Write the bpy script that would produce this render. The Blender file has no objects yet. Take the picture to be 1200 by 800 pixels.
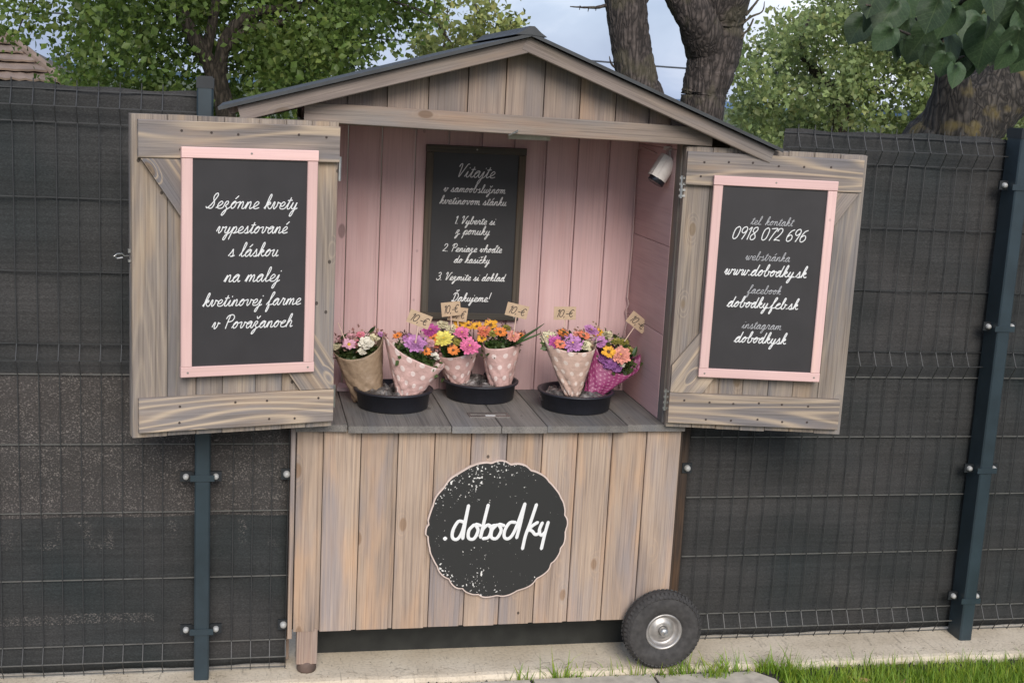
import bpy, math, random
import numpy as np
from mathutils import Vector, Matrix
random.seed(7); rng = np.random.default_rng(11)
S = bpy.context.scene
# ------------------------------------------------------------------ camera
cd = bpy.data.cameras.new("camera"); cam = bpy.data.objects.new("camera", cd); S.collection.objects.link(cam); S.camera = cam
cd.sensor_width = 36; cd.lens = 45.3; cd.clip_start = .05; cd.clip_end = 5000
FW = Vector((0.20286483, 0.96120565, -0.18689451)); RT = Vector((0.97912932, -0.19671954, 0.05106074)); UP = Vector((-0.01231407, 0.19335232, 0.98105211))
CAM = Vector((0, 0, 1.73))
mw = Matrix.Identity(4)
for i in range(3):
    mw[i][0] = RT[i]; mw[i][1] = UP[i]; mw[i][2] = -FW[i]; mw[i][3] = CAM[i]
cam.matrix_world = mw
# ------------------------------------------------------------------ sky, sun, exposure
S.view_settings.view_transform = 'Standard'; S.view_settings.look = 'None'; S.view_settings.gamma = 1; S.view_settings.exposure = 0.98
SUN_EL, SUN_AZ = math.radians(33), math.radians(180)      # azimuth measured from +Y clockwise; behind the viewer
W = bpy.data.worlds.new("World"); S.world = W; W.use_nodes = True
nt = W.node_tree; nt.nodes.clear(); N = nt.nodes.new; LK = nt.links.new
out = N('ShaderNodeOutputWorld'); bg = N('ShaderNodeBackground'); bg.inputs[1].default_value = .135; LK(bg.outputs[0], out.inputs[0])
sky = N('ShaderNodeTexSky'); sky.sky_type = 'NISHITA'; sky.sun_disc = False; sky.sun_elevation = SUN_EL; sky.sun_rotation = SUN_AZ; sky.air_density = 1.2; sky.dust_density = 2
tc = N('ShaderNodeTexCoord'); mp = N('ShaderNodeMapping'); mp.inputs['Scale'].default_value = (1, 1, 3.2); LK(tc.outputs['Generated'], mp.inputs[0])
nz = N('ShaderNodeTexNoise'); nz.inputs['Scale'].default_value = 3.1; nz.inputs['Detail'].default_value = 7; nz.inputs['Distortion'].default_value = .4; LK(mp.outputs[0], nz.inputs['Vector'])
cr = N('ShaderNodeValToRGB'); LK(nz.outputs['Fac'], cr.inputs[0])
e = cr.color_ramp.elements; e[0].position = .36; e[0].color = (1.15, 1.5, 2.4, 1); e[1].position = .66; e[1].color = (4.3, 4.4, 4.9, 1)
m = e.new(.5); m.color = (1.95, 2.35, 3.25, 1)
mx = N('ShaderNodeMixRGB'); mx.inputs[0].default_value = .88; LK(sky.outputs[0], mx.inputs[1]); LK(cr.outputs[0], mx.inputs[2]); LK(mx.outputs[0], bg.inputs[0])
sl = bpy.data.lights.new("sun", 'SUN'); sl.energy = 1.5; sl.angle = math.radians(30); sl.color = (1, .94, .86)
so = bpy.data.objects.new("sun", sl); S.collection.objects.link(so)
sd = Vector((math.sin(SUN_AZ) * math.cos(SUN_EL), math.cos(SUN_AZ) * math.cos(SUN_EL), math.sin(SUN_EL)))
so.rotation_euler = sd.to_track_quat('Z', 'Y').to_euler(); so.location = sd * 30

# ------------------------------------------------------------------ helpers
def ray(px, py): return FW + RT * ((px - 600) / 1510) - UP * ((py - 400) / 1510)
def at(px, py, Y): v = ray(px, py); return CAM + v * (Y / v.y)
def atz(px, py, Z): v = ray(px, py); return CAM + v * ((Z - CAM.z) / v.z)

class MB:
    def __init__(s): s.v = []; s.f = []; s.uv = None
    def add(s, vs, fs):
        o = len(s.v); s.v += [tuple(p) for p in vs]; s.f += [tuple(i + o for i in f) for f in fs]; return s
    def box(s, x0, x1, y0, y1, z0, z1):
        return s.add([(x0,y0,z0),(x1,y0,z0),(x1,y1,z0),(x0,y1,z0),(x0,y0,z1),(x1,y0,z1),(x1,y1,z1),(x0,y1,z1)],
                     [(0,3,2,1),(4,5,6,7),(0,1,5,4),(1,2,6,5),(2,3,7,6),(3,0,4,7)])
    def prism(s, prof, z0, z1):            # outline in x,y extruded along z
        n = len(prof)
        return s.add([(x, y, z0) for x, y in prof] + [(x, y, z1) for x, y in prof],
                     [tuple(range(n))[::-1], tuple(range(n, 2*n))] + [(i, (i+1) % n, n+(i+1) % n, n+i) for i in range(n)])
    def prismy(s, prof, y0, y1):           # outline in x,z extruded along y
        n = len(prof)
        return s.add([(x, y0, z) for x, z in prof] + [(x, y1, z) for x, z in prof],
                     [tuple(range(n)), tuple(range(n, 2*n))[::-1]] + [(i, n+i, n+(i+1) % n, (i+1) % n) for i in range(n)])
    def tube(s, pts, rad, n=8, cap=True, jit=0):
        pts = [Vector(p) for p in pts]; rs = rad if hasattr(rad, '__len__') else [rad]*len(pts)
        rings = []; prev = None
        for i, p in enumerate(pts):
            t = (pts[min(i+1, len(pts)-1)] - pts[max(i-1, 0)]).normalized()
            if prev is None: a = t.orthogonal().normalized()
            else: a = (prev - t * prev.dot(t)).normalized()
            prev = a; b = t.cross(a)
            rings.append([p + (a*math.cos(2*math.pi*k/n) + b*math.sin(2*math.pi*k/n)) * rs[i] * (1 + jit*random.uniform(-1, 1)) for k in range(n)])
        vs = [q for r in rings for q in r]
        fs = [(i*n+k, i*n+(k+1) % n, (i+1)*n+(k+1) % n, (i+1)*n+k) for i in range(len(pts)-1) for k in range(n)]
        if cap: fs += [tuple(range(n))[::-1], tuple((len(pts)-1)*n + k for k in range(n))]
        return s.add(vs, fs)
    def lathe(s, prof, n=40, axis='z', c=(0, 0, 0), close=False):   # prof of (r, h)
        vs = []
        for k in range(n):
            a = 2*math.pi*k/n; ca, sa = math.cos(a), math.sin(a)
            for r, h in prof:
                vs.append((c[0]+r*ca, c[1]+r*sa, c[2]+h) if axis == 'z' else (c[0]+r*ca, c[1]+h, c[2]+r*sa))
        m = len(prof); fs = []
        for k in range(n):
            k2 = (k+1) % n
            for j in range(m - (0 if close else 1)):
                j2 = (j+1) % m; q = (k*m+j, k2*m+j, k2*m+j2, k*m+j2)
                fs.append(q)
        return s.add(vs, fs)
    def mesh(s, name, mat, smooth=False):
        me = bpy.data.meshes.new(name); me.from_pydata(s.v, [], s.f); me.materials.append(mat)
        if smooth: me.polygons.foreach_set('use_smooth', [True]*len(me.polygons))
        if s.uv:
            ul = me.uv_layers.new(name='UVMap')
            for l in me.loops: ul.data[l.index].uv = s.uv[l.vertex_index]
        me.update(); return me
def link(name, me, parent=None, loc=(0, 0, 0), rot=(0, 0, 0), world=False):
    o = bpy.data.objects.new(name, me); S.collection.objects.link(o)
    o.location = loc; o.rotation_euler = rot
    if parent is not None:
        o.parent = parent
        if world: o.location = Vector(loc) - root_loc(parent)
    return o
def root_loc(p):
    v = Vector((0, 0, 0))
    while p: v += Vector(p.location); p = p.parent
    return v
def tag(o, label=None, cat=None, group=None, kind=None):
    for k, v in (('label', label), ('category', cat), ('group', group), ('kind', kind)):
        if v: o[k] = v
    return o
def thing(name, loc, label, cat, group=None, rz=0):
    return tag(link(name, None, None, loc, (0, 0, rz)), label, cat, group)
def part(name, mb, mat, parent, smooth=False):           # mb in WORLD coordinates, parent unrotated
    me = mb.mesh(name, mat, smooth); o = link(name, me, parent); o.location = -root_loc(parent) if parent else Vector(); return o
def lpart(name, mb, mat, parent, smooth=False, loc=(0, 0, 0), rot=(0, 0, 0)):   # parent-local coordinates
    return link(name, mb.mesh(name, mat, smooth), parent, loc, rot)
_board = {}
def board(name, parent, p0, p1, w, t, mat, face=(0, -1, 0), groove=0, local=True, key=None):
    """sawn board from p0 to p1; local z is the grain, local -y looks along `face`; groove = width of the rebated strip"""
    p0 = Vector(p0); p1 = Vector(p1)
    if not local: p0 = p0 - root_loc(parent); p1 = p1 - root_loc(parent)
    L = (p1 - p0).length; z = (p1 - p0).normalized(); y = -Vector(face); y = (y - z*y.dot(z)).normalized(); x = y.cross(z)
    k = (round(L, 4), round(w, 4), round(t, 4), mat.name, groove)
    if k not in _board:
        c = min(.0018, w*.2, t*.3); a = w/2 - .0006
        if groove:
            pr = [(-a+c, -t/2), (a-groove-c, -t/2), (a-groove, -t/2+c), (a-groove, -t/2+.006), (a-.0009, -t/2+.006), (a-.0009, t/2), (-a, t/2), (-a, -t/2+c)]
        else:
            pr = [(-a+c, -t/2), (a-c, -t/2), (a, -t/2+c), (a, t/2-c), (a-c, t/2), (-a+c, t/2), (-a, t/2-c), (-a, -t/2+c)]
        _board[k] = MB().prism(pr, 0, L).mesh(name, mat)
    o = link(name, _board[k], parent)
    M = Matrix.Identity(4)
    for i in range(3): M[i][0] = x[i]; M[i][1] = y[i]; M[i][2] = z[i]; M[i][3] = p0[i]
    o.matrix_local = M
    return o

# ------------------------------------------------------------------ materials
def newmat(name):
    m = bpy.data.materials.new(name); m.use_nodes = True; t = m.node_tree
    return m, t, t.nodes['Principled BSDF'], (lambda k: t.nodes.new('ShaderNode'+k)), t.links.new
def ramp(nd, stops):
    e = nd.color_ramp.elements
    while len(e) > 1: e.remove(e[-1])
    e[0].position = stops[0][0]; e[0].color = (*stops[0][1], 1)
    for p, c in stops[1:]:
        q = e.new(p); q.color = (*c, 1)
def g(v): return (v, v, v)
def plain(name, col, rough=.6, var=.15, scale=30, metal=0, bump=0, coat=0):
    m, t, b, n, l = newmat(name)
    tcn = n('TexCoord'); nn = n('TexNoise'); nn.inputs['Scale'].default_value = scale; nn.inputs['Detail'].default_value = 5; l(tcn.outputs['Object'], nn.inputs['Vector'])
    r = n('ValToRGB'); ramp(r, [(.3, tuple(c*(1-var) for c in col)), (.7, tuple(min(1, c*(1+var)) for c in col))]); l(nn.outputs[0], r.inputs[0]); l(r.outputs[0], b.inputs['Base Color'])
    b.inputs['Roughness'].default_value = rough; b.inputs['Metallic'].default_value = metal
    if coat: b.inputs['Coat Weight'].default_value = coat
    if bump:
        bp = n('Bump'); bp.inputs['Strength'].default_value = bump; bp.inputs['Distance'].default_value = .004; l(nn.outputs[0], bp.inputs['Height']); l(bp.outputs[0], b.inputs['Normal'])
    return m
def wood(name, dark, mid, light, warm=(.42, .24, .12), cool=(.2, .21, .22), line=(.45, .36, .24), line_amt=.35, knots=.6, scale=1.0, paint=0, rings=26):
    m, t, b, n, l = newmat(name)
    tcn = n('TexCoord'); oi = n('ObjectInfo'); mul = n('VectorMath'); mul.operation = 'SCALE'; mul.inputs[0].default_value = (17.3, 31.7, 23.1); l(oi.outputs['Random'], mul.inputs['Scale'])
    add = n('VectorMath'); l(tcn.outputs['Object'], add.inputs[0]); l(mul.outputs[0], add.inputs[1])
    def mapped(sx, sy, sz):
        k = n('Mapping'); k.inputs['Scale'].default_value = (sx*scale, sy*scale, sz*scale); l(add.outputs[0], k.inputs[0]); return k.outputs[0]
    def noise(v, sc, det=3, dist=0):
        k = n('TexNoise'); k.inputs['Scale'].default_value = sc; k.inputs['Detail'].default_value = det; k.inputs['Distortion'].default_value = dist; l(v, k.inputs['Vector']); return k.outputs[0]
    def math_(op, a, bb=None, c=None):
        k = n('Math'); k.operation = op
        for i, q in enumerate((a, bb, c)):
            if q is None: continue
            if isinstance(q, (int, float)): k.inputs[i].default_value = q
            else: l(q, k.inputs[i])
        return k.outputs[0]
    def mixc(f, a, bb, mode='MIX'):
        k = n('MixRGB'); k.blend_type = mode
        for i, q in enumerate((f, a, bb)):
            if isinstance(q, (int, float)): k.inputs[i].default_value = q
            elif isinstance(q, tuple): k.inputs[i].default_value = (*q, 1)
            else: l(q, k.inputs[i])
        return k.outputs[0]
    # knots
    vo = n('TexVoronoi'); vo.inputs['Scale'].default_value = 10; vo.inputs['Randomness'].default_value = 1
    l(mapped(1, .4, .5), vo.inputs['Vector'])
    kd = math_('SUBTRACT', 1, math_('MULTIPLY', vo.outputs['Distance'], 3.9)); kd = math_('MAXIMUM', kd, 0)
    sel = n('SeparateColor'); l(vo.outputs['Color'], sel.inputs[0]); kon = math_('GREATER_THAN', sel.outputs[0], 1 - knots*.42); kd = math_('MULTIPLY', kd, kon)
    field = noise(mapped(1, .5, .1 if line_amt > .5 else .07), 6.2, 1.6, .2)
    field = math_('ADD', field, math_('MULTIPLY', kd, .15))
    ringv = math_('SINE', math_('MULTIPLY', field, rings*3.2))
    ringm = math_('MULTIPLY', math_('POWER', math_('MULTIPLY_ADD', ringv, .5, .5), 3.5), math_('MULTIPLY_ADD', noise(mapped(1, .5, .06), 40, 3), 1.3, .1))
    fine = noise(mapped(1, 1, .018), 260, 4)
    mid_n = noise(mapped(1, .5, .10), 24, 4)
    blot = noise(mapped(1, .6, .16), 17, 4)
    blot2 = noise(mapped(1, .6, .2), 9.5, 4)
    r = n('ValToRGB'); ramp(r, [(.33, dark), (.5, mid), (.67, light)]); l(math_('MULTIPLY_ADD', fine, .4, math_('MULTIPLY', mid_n, .6)), r.inputs[0])
    col = r.outputs[0]
    rw = n('ValToRGB'); ramp(rw, [(.52, g(0)), (.66, g(1))]); l(blot, rw.inputs[0]); col = mixc(math_('MULTIPLY', rw.outputs[0], .62), col, warm)
    rc = n('ValToRGB'); ramp(rc, [(.48, g(0)), (.62, g(1))]); l(blot2, rc.inputs[0]); col = mixc(math_('MULTIPLY', rc.outputs[0], .6), col, cool)
    col = mixc(math_('MULTIPLY', ringm, line_amt), col, line)
    rk = n('ValToRGB'); ramp(rk, [(.50, g(0)), (.62, g(1))]); l(kd, rk.inputs[0])
    col = mixc(math_('MULTIPLY', rk.outputs[0], .8), col, tuple(c*.5 for c in (warm if not paint else dark)))
    fr = n('ValToRGB'); ramp(fr, [(.34, g(.66)), (.46, g(1)), (.6, g(1.06)), (.7, g(1.2))]); l(fine, fr.inputs[0]); col = mixc(.14 if paint else .52, col, fr.outputs[0], 'MULTIPLY')
    nv = n('TexVoronoi'); nv.inputs['Scale'].default_value = 19; l(mapped(1, .2, .8), nv.inputs['Vector']); ns = n('SeparateColor'); l(nv.outputs['Color'], ns.inputs[0])
    nail = math_('MULTIPLY', math_('LESS_THAN', nv.outputs['Distance'], .085), math_('GREATER_THAN', ns.outputs[1], .86)); col = mixc(math_('MULTIPLY', nail, .8 if not paint else .25), col, (.03, .022, .018))
    dirt = noise(mapped(1, .7, .6), 3.4, 5); dr = n('ValToRGB'); ramp(dr, [(.36, g(.74)), (.5, g(1))]); l(dirt, dr.inputs[0]); col = mixc(.3 if paint else .7, col, dr.outputs[0], 'MULTIPLY')
    hv = n('HueSaturation'); l(col, hv.inputs['Color']); hv.inputs['Hue'].default_value = .5
    l(math_('MULTIPLY_ADD', oi.outputs['Random'], .22, .89), hv.inputs['Value']); l(math_('MULTIPLY_ADD', sel.outputs[1], .0, 1), hv.inputs['Saturation'])
    l(hv.outputs[0], b.inputs['Base Color']); b.inputs['Roughness'].default_value = .72; b.inputs['Specular IOR Level'].default_value = .3
    bp = n('Bump'); bp.inputs['Strength'].default_value = .22 if paint else .5; bp.inputs['Distance'].default_value = .0016
    l(math_('ADD', math_('MULTIPLY', fine, 1.1), math_('MULTIPLY', ringm, .35)), bp.inputs['Height']); l(bp.outputs[0], b.inputs['Normal'])
    return m
M_SKIRT = wood('skirt_wood', (.265,.20,.16), (.355,.268,.208), (.44,.335,.255), warm=(.50,.32,.20), cool=(.25,.23,.24), line=(.5,.35,.24), line_amt=.3, rings=42, knots=1.35)
M_DOOR = wood('door_wood', (.19,.155,.13), (.265,.22,.185), (.35,.295,.24), warm=(.40,.29,.19), cool=(.19,.185,.195), line=(.44,.36,.27), line_amt=.35, rings=52, knots=.8)
M_RAIL = wood('rail_wood', (.17,.145,.13), (.235,.2,.18), (.31,.26,.22), warm=(.37,.26,.17), cool=(.185,.18,.195), line=(.5,.39,.28), line_amt=.95, rings=40, knots=1)
M_BEAM = wood('beam_wood', (.2,.16,.135), (.265,.21,.175), (.34,.27,.215), warm=(.33,.21,.14), cool=(.22,.21,.21), line=(.36,.29,.22), line_amt=.25, rings=40)
M_GABLE = wood('gable_wood', (.19,.145,.12), (.26,.2,.165), (.34,.265,.21), warm=(.31,.20,.13), cool=(.18,.16,.155), line=(.28,.22,.17), line_amt=.2)
M_FASCIA = wood('fascia_wood', (.16,.13,.11), (.21,.17,.15), (.27,.22,.19), warm=(.30,.22,.16), cool=(.2,.185,.18), line_amt=.12, knots=.2)
M_COUNTER = wood('counter_wood', (.13,.12,.112), (.18,.165,.15), (.235,.215,.195), warm=(.2,.18,.16), cool=(.17,.17,.175), line=(.24,.22,.2), line_amt=.2, knots=.3)
M_POSTW = wood('post_wood', (.13,.11,.09), (.18,.15,.125), (.22,.19,.155), line_amt=.15, knots=.2)
M_DARKW = wood('dark_frame_wood', (.05,.04,.03), (.075,.06,.045), (.11,.09,.07), warm=(.12,.08,.05), cool=(.06,.06,.055), line=(.1,.08,.06), line_amt=.2, knots=.2)
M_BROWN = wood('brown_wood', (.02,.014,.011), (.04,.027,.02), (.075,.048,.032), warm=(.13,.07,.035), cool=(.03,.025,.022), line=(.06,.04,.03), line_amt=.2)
M_FOOT = wood('foot_wood', (.2,.14,.12), (.29,.21,.17), (.35,.27,.22), warm=(.4,.25,.18), cool=(.25,.22,.22), line_amt=.2)
M_PINK = wood('pink_paint', (.52,.345,.335), (.585,.395,.385), (.62,.43,.415), warm=(.53,.335,.32), cool=(.54,.37,.37), line=(.54,.355,.345), line_amt=.1, paint=1, knots=.5)
M_PINKF = wood('pink_frame_paint', (.67,.445,.41), (.72,.485,.45), (.76,.525,.48), warm=(.74,.50,.42), cool=(.69,.46,.44), line=(.78,.52,.47), line_amt=.12, paint=1, knots=.25)
M_CHALK = plain('chalkboard', (.027,.0245,.026), .62, .12, 14)
M_CHALKD = plain('chalkboard_dark', (.022,.021,.023), .6, .15, 10)
M_WHITE = plain('white_lettering', (.72,.72,.71), .6, .03)
M_GREYL = plain('grey_lettering', (.42,.42,.43), .6, .05)
M_CREAML = plain('chalk_cream_lettering', (.6,.58,.57), .6, .08)
M_INK = plain('tag_ink', (.05,.035,.03), .7, .1)
M_ROOF = plain('roof_sheet_dark', (.040,.043,.046), .6, .25, 18, bump=.3)
M_METAL = plain('bright_metal', (.55,.54,.52), .33, .2, 40, metal=.9)
M_GALV = plain('zinc_screw', (.3,.28,.25), .5, .2, metal=.6)
M_POST = plain('anthracite_coating', (.022,.036,.045), .42, .18, 12)
M_WIRE = plain('anthracite_wire', (.032,.033,.034), .42, .3, 9)
M_WIREL = plain('lit_wire', (.11,.108,.1), .45, .3, 20)  # paler lower rows: light on the upward-slanting fold put into the colour
M_CLAMP = plain('black_clamp', (.012,.015,.018), .5, .2)
M_BOLT = plain('bolt_cap_grey', (.36,.36,.35), .45, .1)
M_RUBBER = plain('tyre_rubber', (.045,.042,.04), .85, .3, 60, bump=.6)
M_TRAY = plain('black_plastic', (.018,.019,.026), .45, .15, 20)
M_CAMW = plain('camera_housing', (.6,.55,.52), .5, .08, 50)
M_CAMB = plain('camera_glass', (.015,.015,.02), .15, .1)
M_CABLE = plain('white_cable', (.5,.36,.34), .6, .08)
M_STICK = plain('pale_stick', (.68,.5,.4), .7, .08)
M_CARD = plain('kraft_card', (.5,.36,.24), .85, .12, 60)
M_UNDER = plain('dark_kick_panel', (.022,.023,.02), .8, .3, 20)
M_PLASTIC_L = plain('lamp_plastic', (.55,.5,.42), .5, .1)

def concrete():
    m, t, b, n, l = newmat('concrete_kerb')
    tcn = n('TexCoord'); a = n('TexNoise'); a.inputs['Scale'].default_value = 5; a.inputs['Detail'].default_value = 8; l(tcn.outputs['Object'], a.inputs['Vector'])
    r = n('ValToRGB'); ramp(r, [(.3, (.50,.42,.31)), (.5, (.62,.53,.405)), (.7, (.70,.615,.485))]); l(a.outputs[0], r.inputs[0])
    c = n('TexNoise'); c.inputs['Scale'].default_value = 110; c.inputs['Detail'].default_value = 4; l(tcn.outputs['Object'], c.inputs['Vector'])
    mpn = n('Mapping'); mpn.inputs['Rotation'].default_value = (0, 0, .8); mpn.inputs['Scale'].default_value = (6, 1, 1); l(tcn.outputs['Object'], mpn.inputs[0])
    w = n('TexNoise'); w.inputs['Scale'].default_value = 13; w.inputs['Distortion'].default_value = 1.5; l(mpn.outputs[0], w.inputs['Vector'])
    wr = n('ValToRGB'); ramp(wr, [(.28, g(.6)), (.33, g(.86)), (.42, g(1)), (.7, g(1)), (.8, g(.92))]); l(w.outputs[0], wr.inputs[0])
    cr2 = n('ValToRGB'); ramp(cr2, [(.3, g(.72)), (.5, g(1))]); l(c.outputs[0], cr2.inputs[0])
    m1 = n('MixRGB'); m1.blend_type = 'MULTIPLY'; m1.inputs[0].default_value = .8; l(r.outputs[0], m1.inputs[1]); l(wr.outputs[0], m1.inputs[2])
    m2 = n('MixRGB'); m2.blend_type = 'MULTIPLY'; m2.inputs[0].default_value = .7; l(m1.outputs[0], m2.inputs[1]); l(cr2.outputs[0], m2.inputs[2])
    l(m2.outputs[0], b.inputs['Base Color']); b.inputs['Roughness'].default_value = .9
    bp = n('Bump'); bp.inputs['Strength'].default_value = .6; bp.inputs['Distance'].default_value = .003; l(c.outputs[0], bp.inputs['Height']); l(bp.outputs[0], b.inputs['Normal'])
    return m
M_CONC = concrete()
M_SLAB = plain('paver_concrete', (.46,.41,.34), .9, .2, 25, bump=.7)
M_SOIL = plain('soil', (.06,.045,.03), .95, .4, 40, bump=1)
def fabric():
    m, t, b, n, l = newmat('shade_fabric')
    tcn = n('TexCoord')
    def mapn(s, sc, det=3, dist=0):
        k = n('Mapping'); k.inputs['Scale'].default_value = s; l(tcn.outputs['Object'], k.inputs[0]); q = n('TexNoise'); q.inputs['Scale'].default_value = sc; q.inputs['Detail'].default_value = det; q.inputs['Distortion'].default_value = dist; l(k.outputs[0], q.inputs['Vector']); return q.outputs[0]
    big = mapn((1, 1, 1.6), 1.6, 3); r = n('ValToRGB'); ramp(r, [(.36, (.021,.026,.027)), (.5, (.031,.032,.032)), (.64, (.044,.042,.041))]); l(big, r.inputs[0])
    weave = mapn((.8, 1, 1.6), 230, 3); wr = n('ValToRGB'); ramp(wr, [(.32, g(.7)), (.52, g(1)), (.72, g(1.45))]); l(weave, wr.inputs[0])
    mm = n('MixRGB'); mm.blend_type = 'MULTIPLY'; mm.inputs[0].default_value = 1; l(r.outputs[0], mm.inputs[1]); l(wr.outputs[0], mm.inputs[2])
    hor = mapn((.15, 1, 14), 9, 3); hr = n('ValToRGB'); ramp(hr, [(.35, g(.88)), (.65, g(1.16))]); l(hor, hr.inputs[0])
    m3 = n('MixRGB'); m3.blend_type = 'MULTIPLY'; m3.inputs[0].default_value = 1; l(mm.outputs[0], m3.inputs[1]); l(hr.outputs[0], m3.inputs[2])
    # loosely woven band: light showing through the weave painted as pale speckles
    geo = n('NewGeometry'); sp = n('SeparateXYZ'); l(geo.outputs['Position'], sp.inputs[0])
    def mth(op, a, bb):
        k = n('Math'); k.operation = op
        for i, q in enumerate((a, bb)):
            if isinstance(q, (int, float)): k.inputs[i].default_value = q
            else: l(q, k.inputs[i])
        return k.outputs[0]
    band = mth('MULTIPLY', mth('MULTIPLY', mth('GREATER_THAN', sp.outputs['Z'], .497), mth('LESS_THAN', sp.outputs['Z'], .915)), mth('LESS_THAN', sp.outputs['X'], .15))
    s1 = mapn((1, 1, 1.3), 210, 3); sr = n('ValToRGB'); ramp(sr, [(.52, g(0)), (.70, g(1))]); l(s1, sr.inputs[0])
    s2 = mapn((1, 1, 2), 14, 4); s2r = n('ValToRGB'); ramp(s2r, [(.35, g(.25)), (.62, g(1))]); l(s2, s2r.inputs[0])
    f1 = mth('MULTIPLY', mth('MULTIPLY', sr.outputs[0], s2r.outputs[0]), mth('MULTIPLY', band, .75))
    sm_z = mth('MULTIPLY', mth('GREATER_THAN', sp.outputs['Z'], .40), mth('LESS_THAN', sp.outputs['Z'], .485)); smn = mapn((1, 1, .35), 17, 2); smr = n('ValToRGB'); ramp(smr, [(.55, g(0)), (.66, g(.5))]); l(smn, smr.inputs[0])
    low = mth('MULTIPLY', mth('GREATER_THAN', sp.outputs['Z'], .175), mth('LESS_THAN', sp.outputs['Z'], .205)); lw2 = mth('MULTIPLY', mth('MULTIPLY', low, mth('LESS_THAN', sp.outputs['X'], -.25)), .5)
    f1 = mth('ADD', f1, mth('MULTIPLY', sr.outputs[0], mth('ADD', lw2, mth('MULTIPLY', mth('MULTIPLY', sm_z, mth('LESS_THAN', sp.outputs['X'], .15)), smr.outputs[0]))))
    bc = n('MixRGB'); l(mth('MULTIPLY', band, .55), bc.inputs[0]); l(m3.outputs[0], bc.inputs[1]); bc.inputs[2].default_value = (.058,.049,.045, 1)
    sc = n('MixRGB'); l(f1, sc.inputs[0]); l(bc.outputs[0], sc.inputs[1]); sc.inputs[2].default_value = (.26,.23,.21, 1)
    l(sc.outputs[0], b.inputs['Base Color']); b.inputs['Roughness'].default_value = .75; b.inputs['Specular IOR Level'].default_value = .25
    bp = n('Bump'); bp.inputs['Strength'].default_value = .15; bp.inputs['Distance'].default_value = .0008; l(weave, bp.inputs['Height']); l(bp.outputs[0], b.inputs['Normal'])
    return m
M_FAB = fabric()
def bark(name, dark, light, lichen=None, amt=.5):
    m, t, b, n, l = newmat(name)
    tcn = n('TexCoord'); k = n('Mapping'); k.inputs['Scale'].default_value = (1, 1, .22); l(tcn.outputs['Object'], k.inputs[0])
    v = n('TexVoronoi'); v.feature = 'DISTANCE_TO_EDGE'; v.inputs['Scale'].default_value = 38; 
    dn = n('TexNoise'); dn.inputs['Scale'].default_value = 12; l(k.outputs[0], dn.inputs['Vector']); mxv = n('MixRGB'); mxv.inputs[0].default_value = .12; l(k.outputs[0], mxv.inputs[1]); l(dn.outputs['Color'], mxv.inputs[2]); l(mxv.outputs[0], v.inputs['Vector'])
    r = n('ValToRGB'); ramp(r, [(.0, tuple(c*.35 for c in dark)), (.12, dark), (.5, light)]); l(v.outputs['Distance'], r.inputs[0]); col = r.outputs[0]
    q = n('TexNoise'); q.inputs['Scale'].default_value = 35; q.inputs['Detail'].default_value = 6; l(tcn.outputs['Object'], q.inputs['Vector'])
    qr = n('ValToRGB'); ramp(qr, [(.3, g(.6)), (.7, g(1.3))]); l(q.outputs[0], qr.inputs[0]); mu = n('MixRGB'); mu.blend_type = 'MULTIPLY'; mu.inputs[0].default_value = 1; l(col, mu.inputs[1]); l(qr.outputs[0], mu.inputs[2]); col = mu.outputs[0]
    if lichen:
        z = n('TexNoise'); z.inputs['Scale'].default_value = 5.5; z.inputs['Detail'].default_value = 5; l(tcn.outputs['Object'], z.inputs['Vector']); zr = n('ValToRGB'); ramp(zr, [(.53, g(0)), (.62, g(amt))]); l(z.outputs[0], zr.inputs[0])
        m2 = n('MixRGB'); l(zr.outputs[0], m2.inputs[0]); l(col, m2.inputs[1]); m2.inputs[2].default_value = (*lichen, 1); col = m2.outputs[0]
    l(col, b.inputs['Base Color']); b.inputs['Roughness'].default_value = .95
    bp = n('Bump'); bp.inputs['Strength'].default_value = .9; bp.inputs['Distance'].default_value = .016; l(v.outputs['Distance'], bp.inputs['Height']); l(bp.outputs[0], b.inputs['Normal'])
    return m
def leafmat(name, stops, trans=.35, rough=.5):
    m, t, b, n, l = newmat(name)
    tcn = n('TexCoord'); q = n('TexNoise'); q.inputs['Scale'].default_value = 2.2; q.inputs['Detail'].default_value = 6; q.inputs['Roughness'].default_value = .8; l(tcn.outputs['Object'], q.inputs['Vector'])
    r = n('ValToRGB'); ramp(r, stops); l(q.outputs[0], r.inputs[0])
    at_ = n('Attribute'); at_.attribute_name = 'shade'; mu = n('MixRGB'); mu.blend_type = 'MULTIPLY'; mu.inputs[0].default_value = 1
    l(r.outputs[0], mu.inputs[1]); l(at_.outputs['Color'], mu.inputs[2])
    l(mu.outputs[0], b.inputs['Base Color']); b.inputs['Roughness'].default_value = rough
    tr = n('BsdfTranslucent'); l(mu.outputs[0], tr.inputs[0]); ms = n('MixShader'); ms.inputs[0].default_value = trans; l(b.outputs[0], ms.inputs[1]); l(tr.outputs[0], ms.inputs[2])
    l(ms.outputs[0], t.nodes['Material Output'].inputs[0]); return m
M_LEAFD = leafmat('foliage_green', [(.3, (.065,.115,.028)), (.5, (.12,.185,.046)), (.7, (.21,.28,.075))], .5)
M_LEAFL = leafmat('foliage_light', [(.3, (.15,.20,.09)), (.5, (.23,.295,.125)), (.7, (.33,.40,.16))], .5)  # haze and sun flare put into the leaf colour as a lighter green
M_LEAFY = leafmat('foliage_yellowish', [(.3, (.17,.22,.07)), (.5, (.26,.3,.10)), (.7, (.36,.38,.16))], .4)
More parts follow.
